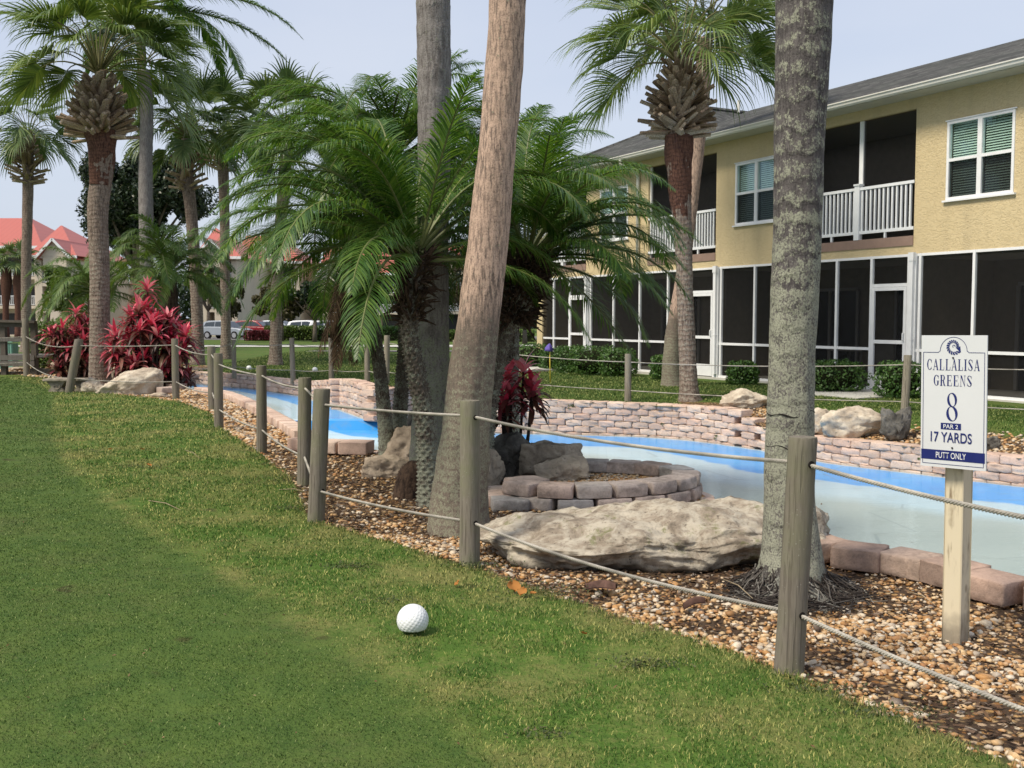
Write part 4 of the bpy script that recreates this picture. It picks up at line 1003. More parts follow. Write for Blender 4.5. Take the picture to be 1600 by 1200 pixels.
MAT['feather_dead'] = leafmat('dead_frond', [(0, (.035,.022,.014)), (.5, (.08,.05,.03)), (1, (.17,.115,.07))], .8, .1, .1, (1, .9, .7))
MAT['rachis'] = plain('frond_rachis', (.13,.15,.05), .5, .3, .3, 3)
MAT['stalk'] = plain('fan_stalk', (.14,.13,.05), .5, .3, .35, 3)
b = NB('cut_leaf_bases', .85, .2); v = b.obj(); f = b.island()
c_ = b.ramp(f, [(0, (.22,.15,.10)), (.5, (.40,.30,.21)), (1, (.56,.45,.34))]); n = b.noise(b.map(v, (9, 9, 9)), 4, 5, .7)
MAT['boots'] = b.done(b.mix(b.ramp(n, [(.35, .7), (.6, 0)]), c_, (.07,.045,.03)), b.bump(n, .5, .01))
def spath(pts, k=10):
    P = smooth_line(np.array([list(p) for p in pts]), k); return [Vector(p) for p in P]
def trunk(name, pts, rads, mat, par, n=24, dz=.03, amp=.05, flare=None, knob=None, seed=0, ring=0):
    """pts/rads control polyline resampled every dz; returns the object"""
    P = spath(pts, 12); Rr = smooth_line(np.array([[r, 0] for r in rads]), 12)[:, 0]
    L = [0]
    for i in range(1, len(P)): L.append(L[-1]+(P[i]-P[i-1]).length)
    m = max(4, int(L[-1]/dz)); s = np.linspace(0, L[-1], m)
    C = [Vector([np.interp(t, L, [p[k] for p in P]) for k in range(3)]) for t in s]; RR = [float(np.interp(t, L, Rr)) for t in s]
    def fn(i, a, p):
        r = RR[i]; d_ = r*amp*(mnoise.noise(Vector((math.cos(a)*1.3, math.sin(a)*1.3, s[i]*1.8+seed)))+.5*mnoise.noise(Vector((math.cos(a)*4, math.sin(a)*4, s[i]*6+seed))))
        if ring: d_ += r*.035*(((s[i]*ring+.25*mnoise.noise(Vector((a, s[i]*2, seed)))) % 1)-.5)
        if knob:
            na, kz, kh = knob; q = s[i]*kz; row = math.floor(q); fr_ = q-row; ph = (a*na/(2*math.pi)+(row % 2)*.5) % 1
            d_ += kh*max(0, 1-abs(ph-.5)*2.6)**.8*(fr_**1.4)
        if flare:
            h = s[i]; d_ += flare*math.exp(-h/.14)*(1+.35*math.sin(a*5+seed)+.2*math.sin(a*11))
        return d_
    mb = MB(); mb.tube(C, RR, n, True, fn); return mb.build(name, MAT[mat], par, True)
class Leafs:
    def __init__(s): s.V = []; s.F = []; s.n = 0
    def strip(s, C, Wd, side):     # centreline points (k,3), widths (k,), side vec (3,)
        k = len(C); v = np.empty((2*k-1, 3)); v[0:2*k-2:2] = C[:-1]-side*Wd[:-1, None]*.5; v[1:2*k-2:2] = C[:-1]+side*Wd[:-1, None]*.5; v[-1] = C[-1]
        s.V.append(v); b = s.n
        for i in range(k-2): s.F.append((b+2*i, b+2*i+1, b+2*i+3, b+2*i+2))
        s.F.append((b+2*k-4, b+2*k-3, b+2*k-2, b+2*k-2)); s.n += 2*k-1
    def build(s, name, mat, par):
        V = np.vstack(s.V); V = V-np.array(root_loc(par)) if par is not None else V
        me = bpy.data.meshes.new(name); F = [f if f[2] != f[3] else f[:3] for f in s.F]
        me.from_pydata(V.tolist(), [], F); return link(me, name, MAT[mat] if isinstance(mat, str) else mat, par)
def nrm(v): return v/max(np.linalg.norm(v), 1e-9)
def feather(lf, rb, o, az, el, L, droop, nl=46, ll=.32, w=.014, rng=None, twist=0, vv=.35, ldroop=.5, start=.14, tipfade=.55, side_curl=0):
    """arching feather frond: rachis tube in rb, leaflets in lf"""
    m = 16; d_ = np.array([math.cos(az)*math.cos(el), math.sin(az)*math.cos(el), math.sin(el)]); P = [np.array(o, float)]; Dr = []
    st = L/m
    for i in range(m):
        t = i/m; Dr.append(d_.copy()); P.append(P[-1]+d_*st); d_ = nrm(d_+np.array([math.sin(az)*side_curl, -math.cos(az)*side_curl, -1.0])*droop*st*(.35+1.5*t)*(1 if d_[2] > -.93 else .1))
    Dr.append(d_); P = np.array(P); Dr = np.array(Dr)
    if rb is not None: rb.tube([Vector(p) for p in P[:-1]], [.012*(1-.85*i/m)*L/1.5+.002 for i in range(m)], 5)
    for i in range(nl):
        t = start+(1-start)*(i+rng.rand()*.5)/nl; x = t*m; k = min(int(x), m-1); p = P[k]+(P[k+1]-P[k])*(x-k); d2 = Dr[k]
        up_ = np.array([0, 0, 1.0]); sd = nrm(np.cross(d2, up_)+1e-6); nn = np.cross(sd, d2)
        prof = (math.sin(math.pi*min(1, (t-start)/(1-start)*.82+.16))**.6); lt = ll*prof*(1-(.35 if t > .9 else 0))
        for sg_ in (-1, 1):
            fw = .55+.55*t+rng.rand()*.25
            dr = nrm(sd*sg_+d2*fw+nn*(vv*(1-t*.3)+rng.randn()*.14)); l = lt*(.85+.3*rng.rand()); C = [p]
            q = dr.copy()
            for j in range(3):
                C.append(C[-1]+q*l/3); q = nrm(q+np.array([0, 0, -ldroop*(.35+.5*j)*(.7+.6*rng.rand())]))
            wv = nrm(np.cross(dr, nn*(.6+.4*rng.rand())+up_*.3)); lf.strip(np.array(C), np.array([w*.7, w, w*.75, 0]), wv)
def fan(lf, st, o, az, el, plen, bl, nseg=34, spread=2.2, droop=.5, w=.03, rng=None, petdroop=.6, r0=.012, fold=.35):
    """costapalmate fan leaf on a long stalk"""
    m = 7; d_ = np.array([math.cos(az)*math.cos(el), math.sin(az)*math.cos(el), math.sin(el)]); P = [np.array(o, float)]
    for i in range(m):
        P.append(P[-1]+d_*plen/m); d_ = nrm(d_+np.array([0, 0, -1.0])*petdroop*plen/m*(.4+i*.3))
    if st is not None: st.tube([Vector(p) for p in P], [r0*(1.5-.9*i/m) for i in range(m+1)], 4, False)
    hub = P[-1]; sd = nrm(np.cross(d_, [0, 0, 1.0])); nn = np.cross(sd, d_); cd = d_.copy()
    roll = rng.randn()*.25; sd, nn = sd*math.cos(roll)+nn*math.sin(roll), nn*math.cos(roll)-sd*math.sin(roll)
    for k in range(nseg):
        f = (k+.5)/nseg*2-1; a = f*spread*.5*1.0; 
        along_ = (1-abs(f))*bl*.32; base = hub+cd*along_+np.array([0, 0, -1])*(along_**2)*.6
        q = nrm(d_*math.cos(a*1.15)+sd*math.sin(a*1.15)+nn*(.15+fold*abs(math.sin(a))*(.6+.4*rng.rand())))
        l = bl*(.62+.38*math.cos(a*.8))*(.85+.25*rng.rand()); C = [base]; g = droop*(.7+.7*rng.rand())
        for j in range(5):
            C.append(C[-1]+q*l/5); q = nrm(q+np.array([0, 0, -g*(.05+.24*j)]))
        wv = nrm(np.cross(q, nn)+sd*.3); tw = .35*(1 if k % 2 else -1); wv = nrm(np.cross(nrm(C[2]-C[0]), nn*math.cos(tw)+sd*math.sin(tw)))
        ww = w*np.array([.5, 1.05, 1.0, .7, .42, 0])*(l/bl+.2); lf.strip(np.array(C), ww, wv)
def boots_mesh(mb, base, top, r0, rmid, r1, n, size, rng, up_=.9):
    """crossing cut leaf bases round the upper trunk"""
    g = math.pi*(3-5**.5)
    for k in range(n):
        t = (k+.5)/n; z = base.z+(top.z-base.z)*t; a = k*g*1.0+rng.randn()*.12; r = (r0*(1-t)+r1*t)+(rmid-(r0+r1)/2)*math.sin(math.pi*min(1, t*1.15))**.8*.55
        c = base.lerp(top, t); od = Vector((math.cos(a), math.sin(a), 0)); sd = Vector((-math.sin(a), math.cos(a), 0)); sl = size*(.7+.6*rng.rand())*(1-.35*t)
        e = up_*(.25+.9*t)+rng.randn()*.16; e += rng.randn()*.12; dr = (od*math.cos(e)+Vector((0, 0, 1))*math.sin(e)+sd*((1 if k % 2 else -1)*.35+rng.randn()*.25)).normalized(); nn = dr.cross(sd).normalized()
        p0 = c+od*(r*.55); w = size*.30*(.7+.6*rng.rand()); th = size*.07
        vs = []
        for s_, ww, bend in ((0, 1.25, 0), (.5, .95, .03), (1, .62, .10)):
            q = p0+dr*(sl*s_)+od*(bend*sl*.6)
            vs += [q-sd*w*ww*.5-nn*th*.2, q-nn*(th+.10*w), q+sd*w*ww*.5-nn*th*.2, q+nn*th]
        mb.add(vs, [(0,1,5,4),(1,2,6,5),(2,3,7,6),(3,0,4,7),(4,5,9,8),(5,6,10,9),(6,7,11,10),(7,4,8,11),(8,9,10,11)])
def sabal(name, base, pts, rads, label, crown_c, R_, nleaf=26, detail=1.0, bark_='bark_sabal', boots=None, fibre=None, seed=0, leafmat_='fan', n=16, dz=.08, lw=.03, elev=(.1, 1.4), extra=(), ring=8, grp='sabal palms', nseg=34, skip=()):
    rng = np.random.RandomState(seed); rt = root(name, tuple(base), label, 'palm tree', grp)
    trunk('trunk', pts, rads, bark_, rt, n, dz, .06, .05, None, seed, ring)
    if fibre: trunk('fibre_sleeve', fibre[0], fibre[1], 'bark_fibre', rt, n, dz*.6, .16, None, None, seed+3, 0)
    if boots:
        mb = MB(); boots_mesh(mb, *boots, rng); mb.build('leaf_bases', MAT['boots'], rt)
    lf = Leafs(); st = MB(); c = np.array(crown_c, float)
    for k in range(nleaf):
        t = (k+.5)/nleaf; az = k*2.39996+rng.randn()*.2; el = elev[0]+(elev[1]-elev[0])*t**.8+rng.randn()*.1
        pl = R_*(.52+.15*rng.rand()); fan(lf, st, c+np.array([math.cos(az)*.08, math.sin(az)*.08, -.1+.2*t]), az, el, pl*(.85+.1*rng.rand()), R_*(.50+.12*rng.rand()), int(nseg*detail), 2.7, .95-.45*t, lw, rng, .85, .015*R_/2)
    for az, el, pl, blen in extra: fan(lf, st, c+np.array([0, 0, -.1]), az, el, pl, blen, int(nseg*detail), 2.6, .9, lw, rng, .9, .012)
    st.build('leaf_stalks', MAT['stalk'], rt); lf.build('crown', leafmat_, rt); return rt
def VD(u, v, Y): return D(u, v, Y)
MAT['mound'] = bark('matted_root_bark', (.10,.092,.084), (.03,.026,.024), (.22,.22,.19), .25, .3, .15, 5, .05, 90)
# ---- lichened trunk at the right (crown out of the picture)
Y = 5.65; B0 = W(1236, 920); B0 = Vector((B0.x, Y, -.03))
r_ = root('palm_tree', tuple(B0), 'tall trunk of a palm mottled with pale green lichen, behind the nearest post', 'palm tree', 'tall bare palm trunks')
pts = [B0+Vector((0,0,-.05)), VD(1236,880,Y), VD(1234,790,Y), VD(1236,600,Y), VD(1243,400,Y), VD(1250,200,Y), VD(1257,0,Y), VD(1262,-300,Y), VD(1262,-900,Y)]
trunk('trunk', pts, [.19,.168,.142,.128,.128,.137,.150,.15,.14], 'bark_lichen', r_, 64, .016, .07, .05, None, 1, 0)
mb = MB(); rg2 = np.random.RandomState(4)
for k in range(1500):      # exposed root mass
    a = rg2.rand()*6.283; r0 = .13+.14*rg2.rand(); r1 = r0+.03+.17*rg2.rand()**2*(1.5 if math.cos(a) > 0 else .7); z0 = .20*(1-(r0-.13)/.14)**1.0*rg2.rand()+.01; q = []
    for j in range(5):
        t = j/4; rr = r0+(r1-r0)*t; aa = a+rg2.randn()*.10+t*rg2.randn()*.25; q.append(Vector((B0.x+math.cos(aa)*rr, B0.y+math.sin(aa)*rr, -.03+z0*(1-t)**1.6+.025*rg2.rand())))
    mb.tube(q, [.0045,.004,.0035,.003,.0015], 4)
b = NB('root_fibre', .9, .1); MAT['root'] = b.done(b.ramp(b.island(), [(0, (.02,.016,.014)), (.6, (.05,.042,.038)), (.88, (.11,.10,.09)), (1, (.28,.27,.24))]))
mb.build('root_mass', MAT['root'], r_)
trunk('root_mound', [B0+Vector((0,0,-.03)), B0+Vector((0,0,.02)), B0+Vector((0,0,.07)), B0+Vector((0,0,.14)), B0+Vector((0,0,.20))], [.36,.29,.22,.175,.14], 'mound', r_, 60, .008, .3, None, (30, 60, .012), 3)
for zc in (.98, .79):     # scar cracks round the trunk
    mb = MB(); cc = VD(1235, 600, Y); Pz = [Vector((cc.x+math.cos(a)*.1325, cc.y+math.sin(a)*.1325, zc+.012*math.sin(a*2+zc*9)+.010*math.sin(a*5))) for a in [math.pi+i*math.pi/22 for i in range(23)]]
    mb.tube(Pz, [.0015+.0035*math.sin(math.pi*i/22)*(.6+.4*math.sin(i)) for i in range(23)], 5); mb.build('bark_scar', MAT['dark_hole'], r_)
# ---- leaning tan trunk
Y = 7.3; B0 = Vector((W(718, 832).x, Y, -.03))
r_ = root('palm_tree', tuple(B0), 'tan palm trunk leaning right in the middle, mossy towards its base', 'palm tree', 'tall bare palm trunks')
pts = [B0+Vector((0,0,-.05)), VD(718,800,Y), VD(726,700,Y), VD(735,600,Y), VD(757,420,Y), VD(780,200,Y), VD(793,0,Y), VD(803,-250,Y), VD(815,-700,Y)]
trunk('trunk', pts, [.235,.215,.185,.165,.145,.132,.130,.13,.125], 'bark_tan', r_, 56, .02, .09, .02, None, 5, 0)
# ---- grey trunk behind
Y = 9.4; B0 = Vector((VD(672,745,Y).x, Y, -.03))
r_ = root('palm_tree', tuple(B0), 'smooth grey palm trunk behind the clump of feathery palms, left of the tan one', 'palm tree', 'tall bare palm trunks')
pts = [B0+Vector((0,0,-.05)), VD(672,700,Y), VD(676,560,Y), VD(677,420,Y), VD(679,200,Y), VD(677,0,Y), VD(676,-300,Y), VD(676,-700,Y)]
trunk('trunk', pts, [.20,.185,.155,.14,.15,.155,.15,.14], 'bark_grey', r_, 40, .03, .04, .03, None, 9, 5)

# ---- feathery clump palms
def feathery(name, base, pts, rads, label, crown, L, nfr, ll, seed, el=(-.9, 1.25), knob=(8, 30, .028), mat='feather', skip=None, nl=96, w=.0115, skirt=None, dead=0, droop=1.35, azbias=None, n=48, dz=.0095, bark_='bark_knob', manual=(), group='feathery clump palms', ldroop=.85):
    rng = np.random.RandomState(seed); rt = root(name, tuple(base), label, 'palm tree', group)
    trunk('trunk', pts, rads, bark_, rt, n, dz, .05, .02, knob, seed)
    if skirt:
        mb = MB(); c0, c1, r0, r1, ns = skirt
        for k in range(ns):
            t = rng.rand(); p = Vector(c0).lerp(Vector(c1), t); a = rng.rand()*6.283; r = r0+(r1-r0)*t; od = Vector((math.cos(a), math.sin(a), 0)); ln = .09+.14*rng.rand()
            q = p+od*r*.8; d_ = (od*(.5+.4*rng.rand())+Vector((rng.randn()*.25, rng.randn()*.25, .5+rng.randn()*.5))).normalized(); mb.tube([q, q+d_*ln*.5, q+d_*ln+Vector((0,0,-.02))], [.016,.011,.003], 4)
        mb.build('fibre_skirt', MAT['fibre_dark'], rt)
    lf = Leafs(); rb = MB(); c = np.array(crown, float)
    for k in range(nfr):
        t = (k+.5)/nfr; az = k*2.39996+rng.randn()*.15; e = el[0]+(el[1]-el[0])*t**.75+rng.randn()*.1; Lk = L*(.85+.3*rng.rand())
        if skip and e < 1.15 and skip[0] < ((az-skip[0]) % (2*math.pi))+skip[0] < skip[1]: continue
        feather(lf, rb, c+np.array([math.cos(az)*.05, math.sin(az)*.05, .15*t-.05]), az, e, Lk, droop*(.8+.4*rng.rand())/L*1.6, nl, ll, w, rng, vv=.12, ldroop=ldroop, side_curl=rng.randn()*.25)
    for az, e, Lk, dr_ in manual: feather(lf, rb, c, az, e, Lk, dr_, nl, ll, w, rng, ldroop=ldroop)
    rb.build('frond_stems', MAT['rachis'], rt); lf.build('crown', mat, rt)
    if dead:
        lf = Leafs(); 
        for k in range(dead):
            az = 2.6+rng.rand()*1.8; feather(lf, None, c+np.array([rng.randn()*.09-.03, rng.randn()*.08, -.08-rng.rand()*.1]), az, -1.2-rng.rand()*.25, L*(.38+.3*rng.rand()), .3, 34, .22, .010, rng, ldroop=1.6, vv=.05)
        lf.build('dead_fronds', 'feather_dead', rt)
    return rt
def gpt(u, Y, z=-.03): return Vector(((u-800)/1600*Y, Y, z))
Y = 8.3; B0 = gpt(672, Y)
feathery('feather_palm', B0, [B0+Vector((0,0,-.04)), VD(670,740,Y), VD(664,660,Y), VD(652,590,Y), VD(640,520,Y), VD(645,460,Y), VD(650,415,Y)], [.105,.085,.076,.07,.066,.075,.07],
    'nearest knobby-trunked feathery palm, its trunk touching the tan trunk', VD(650,400,Y), 1.62, 44, .33, 3, el=(.0,1.25), skip=(-1.75,-.25), skirt=(VD(641,505,Y), VD(650,400,Y), .06, .10, 260), dead=0, droop=1.2, nl=100,
    manual=((-1.95,.75,.85,2.5),(2.9,.25,1.5,.8),(2.7,.55,1.6,.9),(3.0,.95,1.95,1.05),(3.25,1.1,2.0,1.15),(2.75,.85,1.9,1.0),(3.45,.75,1.8,.95),(2.95,.65,1.9,.95)))
mb = MB()
Y = 8.7; B0 = gpt(640, Y)
rt = root('palm_stump', tuple(B0), 'dark fibrous palm stump at the left foot of the nearest knobby trunk', 'palm stump')
trunk('stump', [B0+Vector((0,0,-.04)), B0+Vector((0,0,.12)), B0+Vector((.02,0,.24)), B0+Vector((.03,0,.31))], [.14,.125,.10,.03], 'fibre_dark', rt, 40, .012, .2, .02, (26, 40, .02), 4)
Y = 10.4; B0 = gpt(606, Y)
feathery('feather_palm', B0, [B0+Vector((0,0,-.04)), VD(604,690,Y), VD(596,600,Y), VD(585,520,Y), VD(572,450,Y), VD(566,400,Y)], [.10,.08,.068,.062,.06,.06],
    'leftmost feathery palm with a slender greyish trunk and dead fronds hanging', VD(566,385,Y), 1.75, 38, .34, 5, el=(.1,1.2), knob=(8, 30, .010), skirt=(VD(577,480,Y), VD(566,380,Y), .06, .09, 160), dead=40, droop=1.2, manual=((3.0,.8,1.8,1.0),(3.3,.6,1.85,.95),(3.15,.35,1.75,.85),(2.8,.95,1.8,1.1)))
Y = 10.7; B0 = gpt(621, Y)
feathery('feather_palm', B0, [B0+Vector((0,0,-.04)), VD(622,690,Y), VD(628,600,Y), VD(633,520,Y), VD(628,400,Y), VD(622,300,Y), VD(618,260,Y)], [.09,.078,.07,.068,.066,.066,.06],
    'tallest feathery palm of the clump, knobby trunk just right of the slender one', VD(618,250,Y), 1.55, 38, .32, 8, el=(.0,1.1), knob=(8, 30, .022), droop=1.35, manual=((.15,1.25,1.4,1.0),(.3,1.2,1.5,1.1),(3.1,.5,1.85,.9),(2.9,.75,1.9,1.0),(3.35,.3,1.8,.8),(3.2,.95,1.8,1.05)))
Y = 9.3; B0 = gpt(752, Y)
feathery('feather_palm', B0, [B0+Vector((0,0,-.04)), VD(756,690,Y), VD(768,610,Y), VD(786,530,Y), VD(800,490,Y), VD(812,460,Y), VD(818,415,Y)], [.10,.085,.075,.072,.12,.165,.13],
    'feathery palm right of the tan trunk with a thick dark crown shaft', VD(822,405,Y), 1.6, 42, .33, 9, el=(.0,1.2), skip=(2.9,4.9), skirt=(VD(800,508,Y), VD(824,405,Y), .10, .19, 1300), droop=1.2,
    manual=((-.12,.8,1.65,1.2),(-.2,.45,1.6,1.0),(.05,.3,1.7,.95),(-.3,.15,1.45,.9),(.0,.62,1.75,.9)))
Y = 11.6; B0 = gpt(800, Y)
feathery('feather_palm', B0, [B0+Vector((0,0,-.04)), VD(800,600,Y), VD(802,450,Y), VD(804,340,Y)], [.09,.075,.07,.06],
    'feathery palm behind the dark crown shaft, its crown showing above', VD(804,325,Y), 1.6, 30, .32, 12, el=(.0,1.2), knob=(8, 30, .022), droop=1.3, manual=((.1,.5,1.75,.9),(-.1,.7,1.9,.9)))

# ---- right sabal with boots, and the leaning one behind it
Y = 18.6; bz = h1(.01, 1)*0
B0 = Vector((D(1078,632,Y).x, Y, h1(D(1078,632,Y).x, Y)))
sabal('sabal_palm', B0, [B0+Vector((0,0,-.05)), VD(1076,600,Y), VD(1071,480,Y), VD(1068,380,Y), VD(1063,300,Y), VD(1060,220,Y), VD(1063,120,Y)], [.20,.165,.15,.155,.19,.22,.12],
    'sabal palm with a bulging basket of cut leaf bases in front of the yellow building', VD(1063,92,Y), 2.15, 26, 1.1, boots=(VD(1060,214,Y), VD(1063,108,Y), .30, .62, .14, 190, .42),
    fibre=([VD(1066,345,Y), VD(1063,300,Y), VD(1061,250,Y), VD(1060,212,Y)], [.16,.205,.235,.26]), seed=2, n=28, dz=.035, elev=(.32,1.42), extra=((-.15,.75,1.35,.85),), lw=.031, nseg=38)
Y = 22.0; x_ = D(1050,604,Y).x; B0 = Vector((x_, Y, h1(x_, Y)))
sabal('sabal_palm', B0, [B0+Vector((0,0,-.05)), VD(1050,560,Y), VD(1054,510,Y), VD(1068,420,Y), VD(1080,320,Y), VD(1089,240,Y), VD(1097,150,Y), VD(1101,60,Y)], [.22,.20,.17,.14,.14,.145,.16,.17],
    'slimmer pinkish palm leaning right behind the boot-clad one', VD(1103,38,Y), 1.9, 24, 1.0, bark_='bark_tan', seed=5, n=20, dz=.06, elev=(.1,1.35), lw=.044)
# ---- left sabal with boots, front
Y = 22.3; x_ = gpt(155, Y).x; B0 = Vector((x_, Y, -.02))
sabal('sabal_palm', B0, [B0+Vector((0,0,-.05)), VD(156,570,Y), VD(156,480,Y), VD(155,400,Y), VD(153,330,Y), VD(158,280,Y), VD(158,220,Y), VD(155,140,Y)], [.25,.225,.21,.205,.215,.225,.27,.16],
    'largest sabal palm on the left with a thick boot-clad top, above the red cordylines', VD(154,108,Y), 2.15, 30, 1.1, boots=(VD(156,216,Y), VD(154,134,Y), .34, .74, .18, 210, .48),
    fibre=([VD(157,290,Y), VD(158,250,Y), VD(158,225,Y), VD(157,205,Y)], [.225,.265,.30,.33]), seed=7, n=28, dz=.04, elev=(.5,1.45), lw=.040, nseg=38, extra=((.35,.3,1.3,1.3),))
# ---- tall grey trunk with a fan crown cut by the top edge
Y = 30.0; x_ = gpt(228, Y).x; B0 = Vector((x_, Y, 0))
sabal('sabal_palm', B0, [B0+Vector((0,0,-.05)), VD(229,500,Y), VD(229,350,Y), VD(228,250,Y), VD(229,160,Y), VD(224,110,Y)], [.22,.20,.19,.185,.18,.17],
    'tall palm with a smooth pale grey trunk right behind the largest left sabal', VD(228,95,Y), 1.8, 18, 1.0, bark_='bark_grey', seed=11, n=18, dz=.09, elev=(-.5,1.3), lw=.045, ring=4)
# ---- queen palm whose crown hangs into the top of the picture
Y = 30.0; x_ = gpt(229, Y+3, 0).x
feathery('queen_palm', Vector((x_, Y+3, 0)), [Vector((x_, Y+3, -.05)), Vector((x_, Y+3, 4)), Vector((x_+.05, Y+3, 10.8))], [.17,.15,.13],
    'queen palm whose long drooping frond hangs into the top left sky', (x_+.2, Y+2.5, 11.15), 4.2, 11, .75, 21, el=(-.1,1.2), knob=None, droop=1.6, nl=120, w=.04, n=14, dz=.3, bark_='bark_grey', manual=((-.10,.22,5.6,.22),(.1,.0,5.0,.2),(2.9,.3,3.6,.4)), group='queen palms', ldroop=.9)
# ---- farther sabals
for (u, vb, Yk, vt, cu, cv, Rr_, rr, bo, lab, sd) in [
    (40,540,45,290,45,205,2.35,.21,(236,288,.40,.7,.2,90,.55),'small sabal palm with a round boot cluster at the far left edge',31),
    (308,570,33,300,292,203,1.95,.19,(250,300,.20,.45,.15,50,.5),'sabal palm with a ragged red-brown top behind the dark round tree',32),
    (352,561,37.5,250,350,200,2.0,.18,(232,268,.22,.42,.15,50,.5),'sabal palm just right of the dark round tree, leaf scars down the trunk',33),
    (430,573,31.6,300,447,200,1.9,.18,None,'sabal palm half hidden by the feathery clump, pale scars on its trunk',34)]:
    x_ = gpt(u, Yk).x; B0 = Vector((x_, Yk, h1(x_, Yk)))
    P = [B0+Vector((0,0,-.05)), VD(u+1,520,Yk), VD(u+(cu-u)*.2,420,Yk), VD(u+(cu-u)*.6,330,Yk), VD(cu-1,(cv+330)/2,Yk), VD(cu-1,cv+14,Yk)]
    bt_ = None
    if bo: bt_ = (VD(cu-3,bo[1],Yk), VD(cu-1,bo[0]-14,Yk), bo[2], bo[3], bo[4], bo[5], bo[6])
    sabal('sabal_palm', B0, P, [rr*1.25,rr,rr,rr,rr*1.1,rr*.8], lab, VD(cu, cv+5, Yk), Rr_, 24, .8, boots=bt_, seed=sd, n=12, dz=.12, leafmat_='fan_far', lw=.062, elev=(-.1,1.4), nseg=34)
# feathery palms behind the cordylines
for (u, Yk, vc, L_, lab, sd, nf) in [(265,25.0,428,1.95,'squat feathery palm with a dark scaly trunk right behind the large red cordyline',41,34),(150,27.5,455,2.1,'soft feathery palm behind the largest left sabal trunk',42,28)]:
    x_ = gpt(u, Yk).x; B0 = Vector((x_, Yk, 0))
    feathery('feather_palm', B0, [B0+Vector((0,0,-.05)), VD(u,540,Yk), VD(u,480,Yk), VD(u,vc+10,Yk)], [.17,.16,.20,.15], lab, VD(u,vc,Yk), L_, nf, .42, sd, el=(-.1,1.2), knob=(14, 12, .03), mat='feather_soft', nl=64, w=.024, n=24, dz=.03, droop=1.5, bark_='fibre_dark')
# ------------------------------------------------------------------ cordylines
b = NB('cordyline_leaf', .4, .4); ag = b.attr('age'); f = b.island(); p = b.pos()
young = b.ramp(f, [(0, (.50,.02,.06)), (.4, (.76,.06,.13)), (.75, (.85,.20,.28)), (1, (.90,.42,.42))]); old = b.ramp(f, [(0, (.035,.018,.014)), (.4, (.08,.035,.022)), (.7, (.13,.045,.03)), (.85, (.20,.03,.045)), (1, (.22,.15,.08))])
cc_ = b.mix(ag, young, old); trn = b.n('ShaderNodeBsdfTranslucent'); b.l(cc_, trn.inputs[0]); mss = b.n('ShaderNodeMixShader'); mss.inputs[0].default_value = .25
b.put(b.b.inputs['Base Color'], cc_); b.l(b.b.outputs[0], mss.inputs[1]); b.l(trn.outputs[0], mss.inputs[2]); b.l(mss.outputs[0], b.out.inputs[0]); MAT['cordy'] = b.m
def cordyline(base, w, h, nros, label, seed, leaf=.42, wid=.075, youngf=.5, low=.25, tall=None):
    rng = np.random.RandomState(seed); rt = root('cordyline', tuple(base), label, 'shrub', 'red cordylines'); V = []; F = []; A = []; n = 0; st = MB()
    for k in range(nros):
        a = rng.rand()*6.283; r = w*.5*rng.rand()**.55; hz = h*(low+(1-low)*rng.rand()**.8)*(1-.30*(r/(w*.5))**2)
        if tall and k == 0: a, r, hz = tall
        c = np.array([base[0]+math.cos(a)*r, base[1]+math.sin(a)*r*.7, base[2]+hz]); b0 = Vector((base[0]+math.cos(a)*r*.35, base[1]+math.sin(a)*r*.25, base[2]-.03))
        mid = b0.lerp(Vector(c), .5)+Vector((math.cos(a)*r*.1, 0, -.02)); st.tube([b0, mid, Vector(c)], [.017,.014,.011], 6)
        nl = int(20+8*rng.rand()); ey = youngf+rng.randn()*.25
        for j in range(nl):
            t = j/nl; az = j*2.4+rng.randn()*.2; el = -.35+1.65*t+rng.randn()*.12; L = leaf*(.75+.4*rng.rand())*(1-.25*t); d_ = np.array([math.cos(az)*math.cos(el), math.sin(az)*math.cos(el), math.sin(el)])
            p = c+np.array([0, 0, -.10+.12*t]); C = [p]; q = d_.copy()
            for s_ in range(4): C.append(C[-1]+q*L/4); q = nrm(q+np.array([0, 0, -.22-.2*(1-t)]))
            sd = nrm(np.cross(d_, [0, 0, 1.0])); nn = np.cross(sd, d_); ws = wid*np.array([.25, .85, 1, .7, 0])*(.7+.4*rng.rand())
            v = []
            for s_ in range(5): v += [C[s_]-sd*ws[s_]*.5+nn*ws[s_]*.14, C[s_], C[s_]+sd*ws[s_]*.5+nn*ws[s_]*.14]
            V += v
            for s_ in range(4):
                for e in (0, 1): F.append((n+s_*3+e, n+s_*3+e+1, n+s_*3+e+4, n+s_*3+e+3))
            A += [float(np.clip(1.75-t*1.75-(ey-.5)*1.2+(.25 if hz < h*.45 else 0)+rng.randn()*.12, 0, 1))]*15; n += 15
    st.build('canes', MAT['root'], rt); V = np.array(V)-np.array(root_loc(rt))
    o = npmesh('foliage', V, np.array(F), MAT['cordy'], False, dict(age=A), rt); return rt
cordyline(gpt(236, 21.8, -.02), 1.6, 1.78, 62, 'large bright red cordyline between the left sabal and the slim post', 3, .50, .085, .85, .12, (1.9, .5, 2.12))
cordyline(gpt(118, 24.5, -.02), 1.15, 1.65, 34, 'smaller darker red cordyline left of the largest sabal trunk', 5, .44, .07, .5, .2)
cordyline((.02, 9.95, -.02), .52, 1.10, 9, 'slim deep-red cordyline with bare canes right of the tan palm trunk', 9, .29, .06, .75, .74)

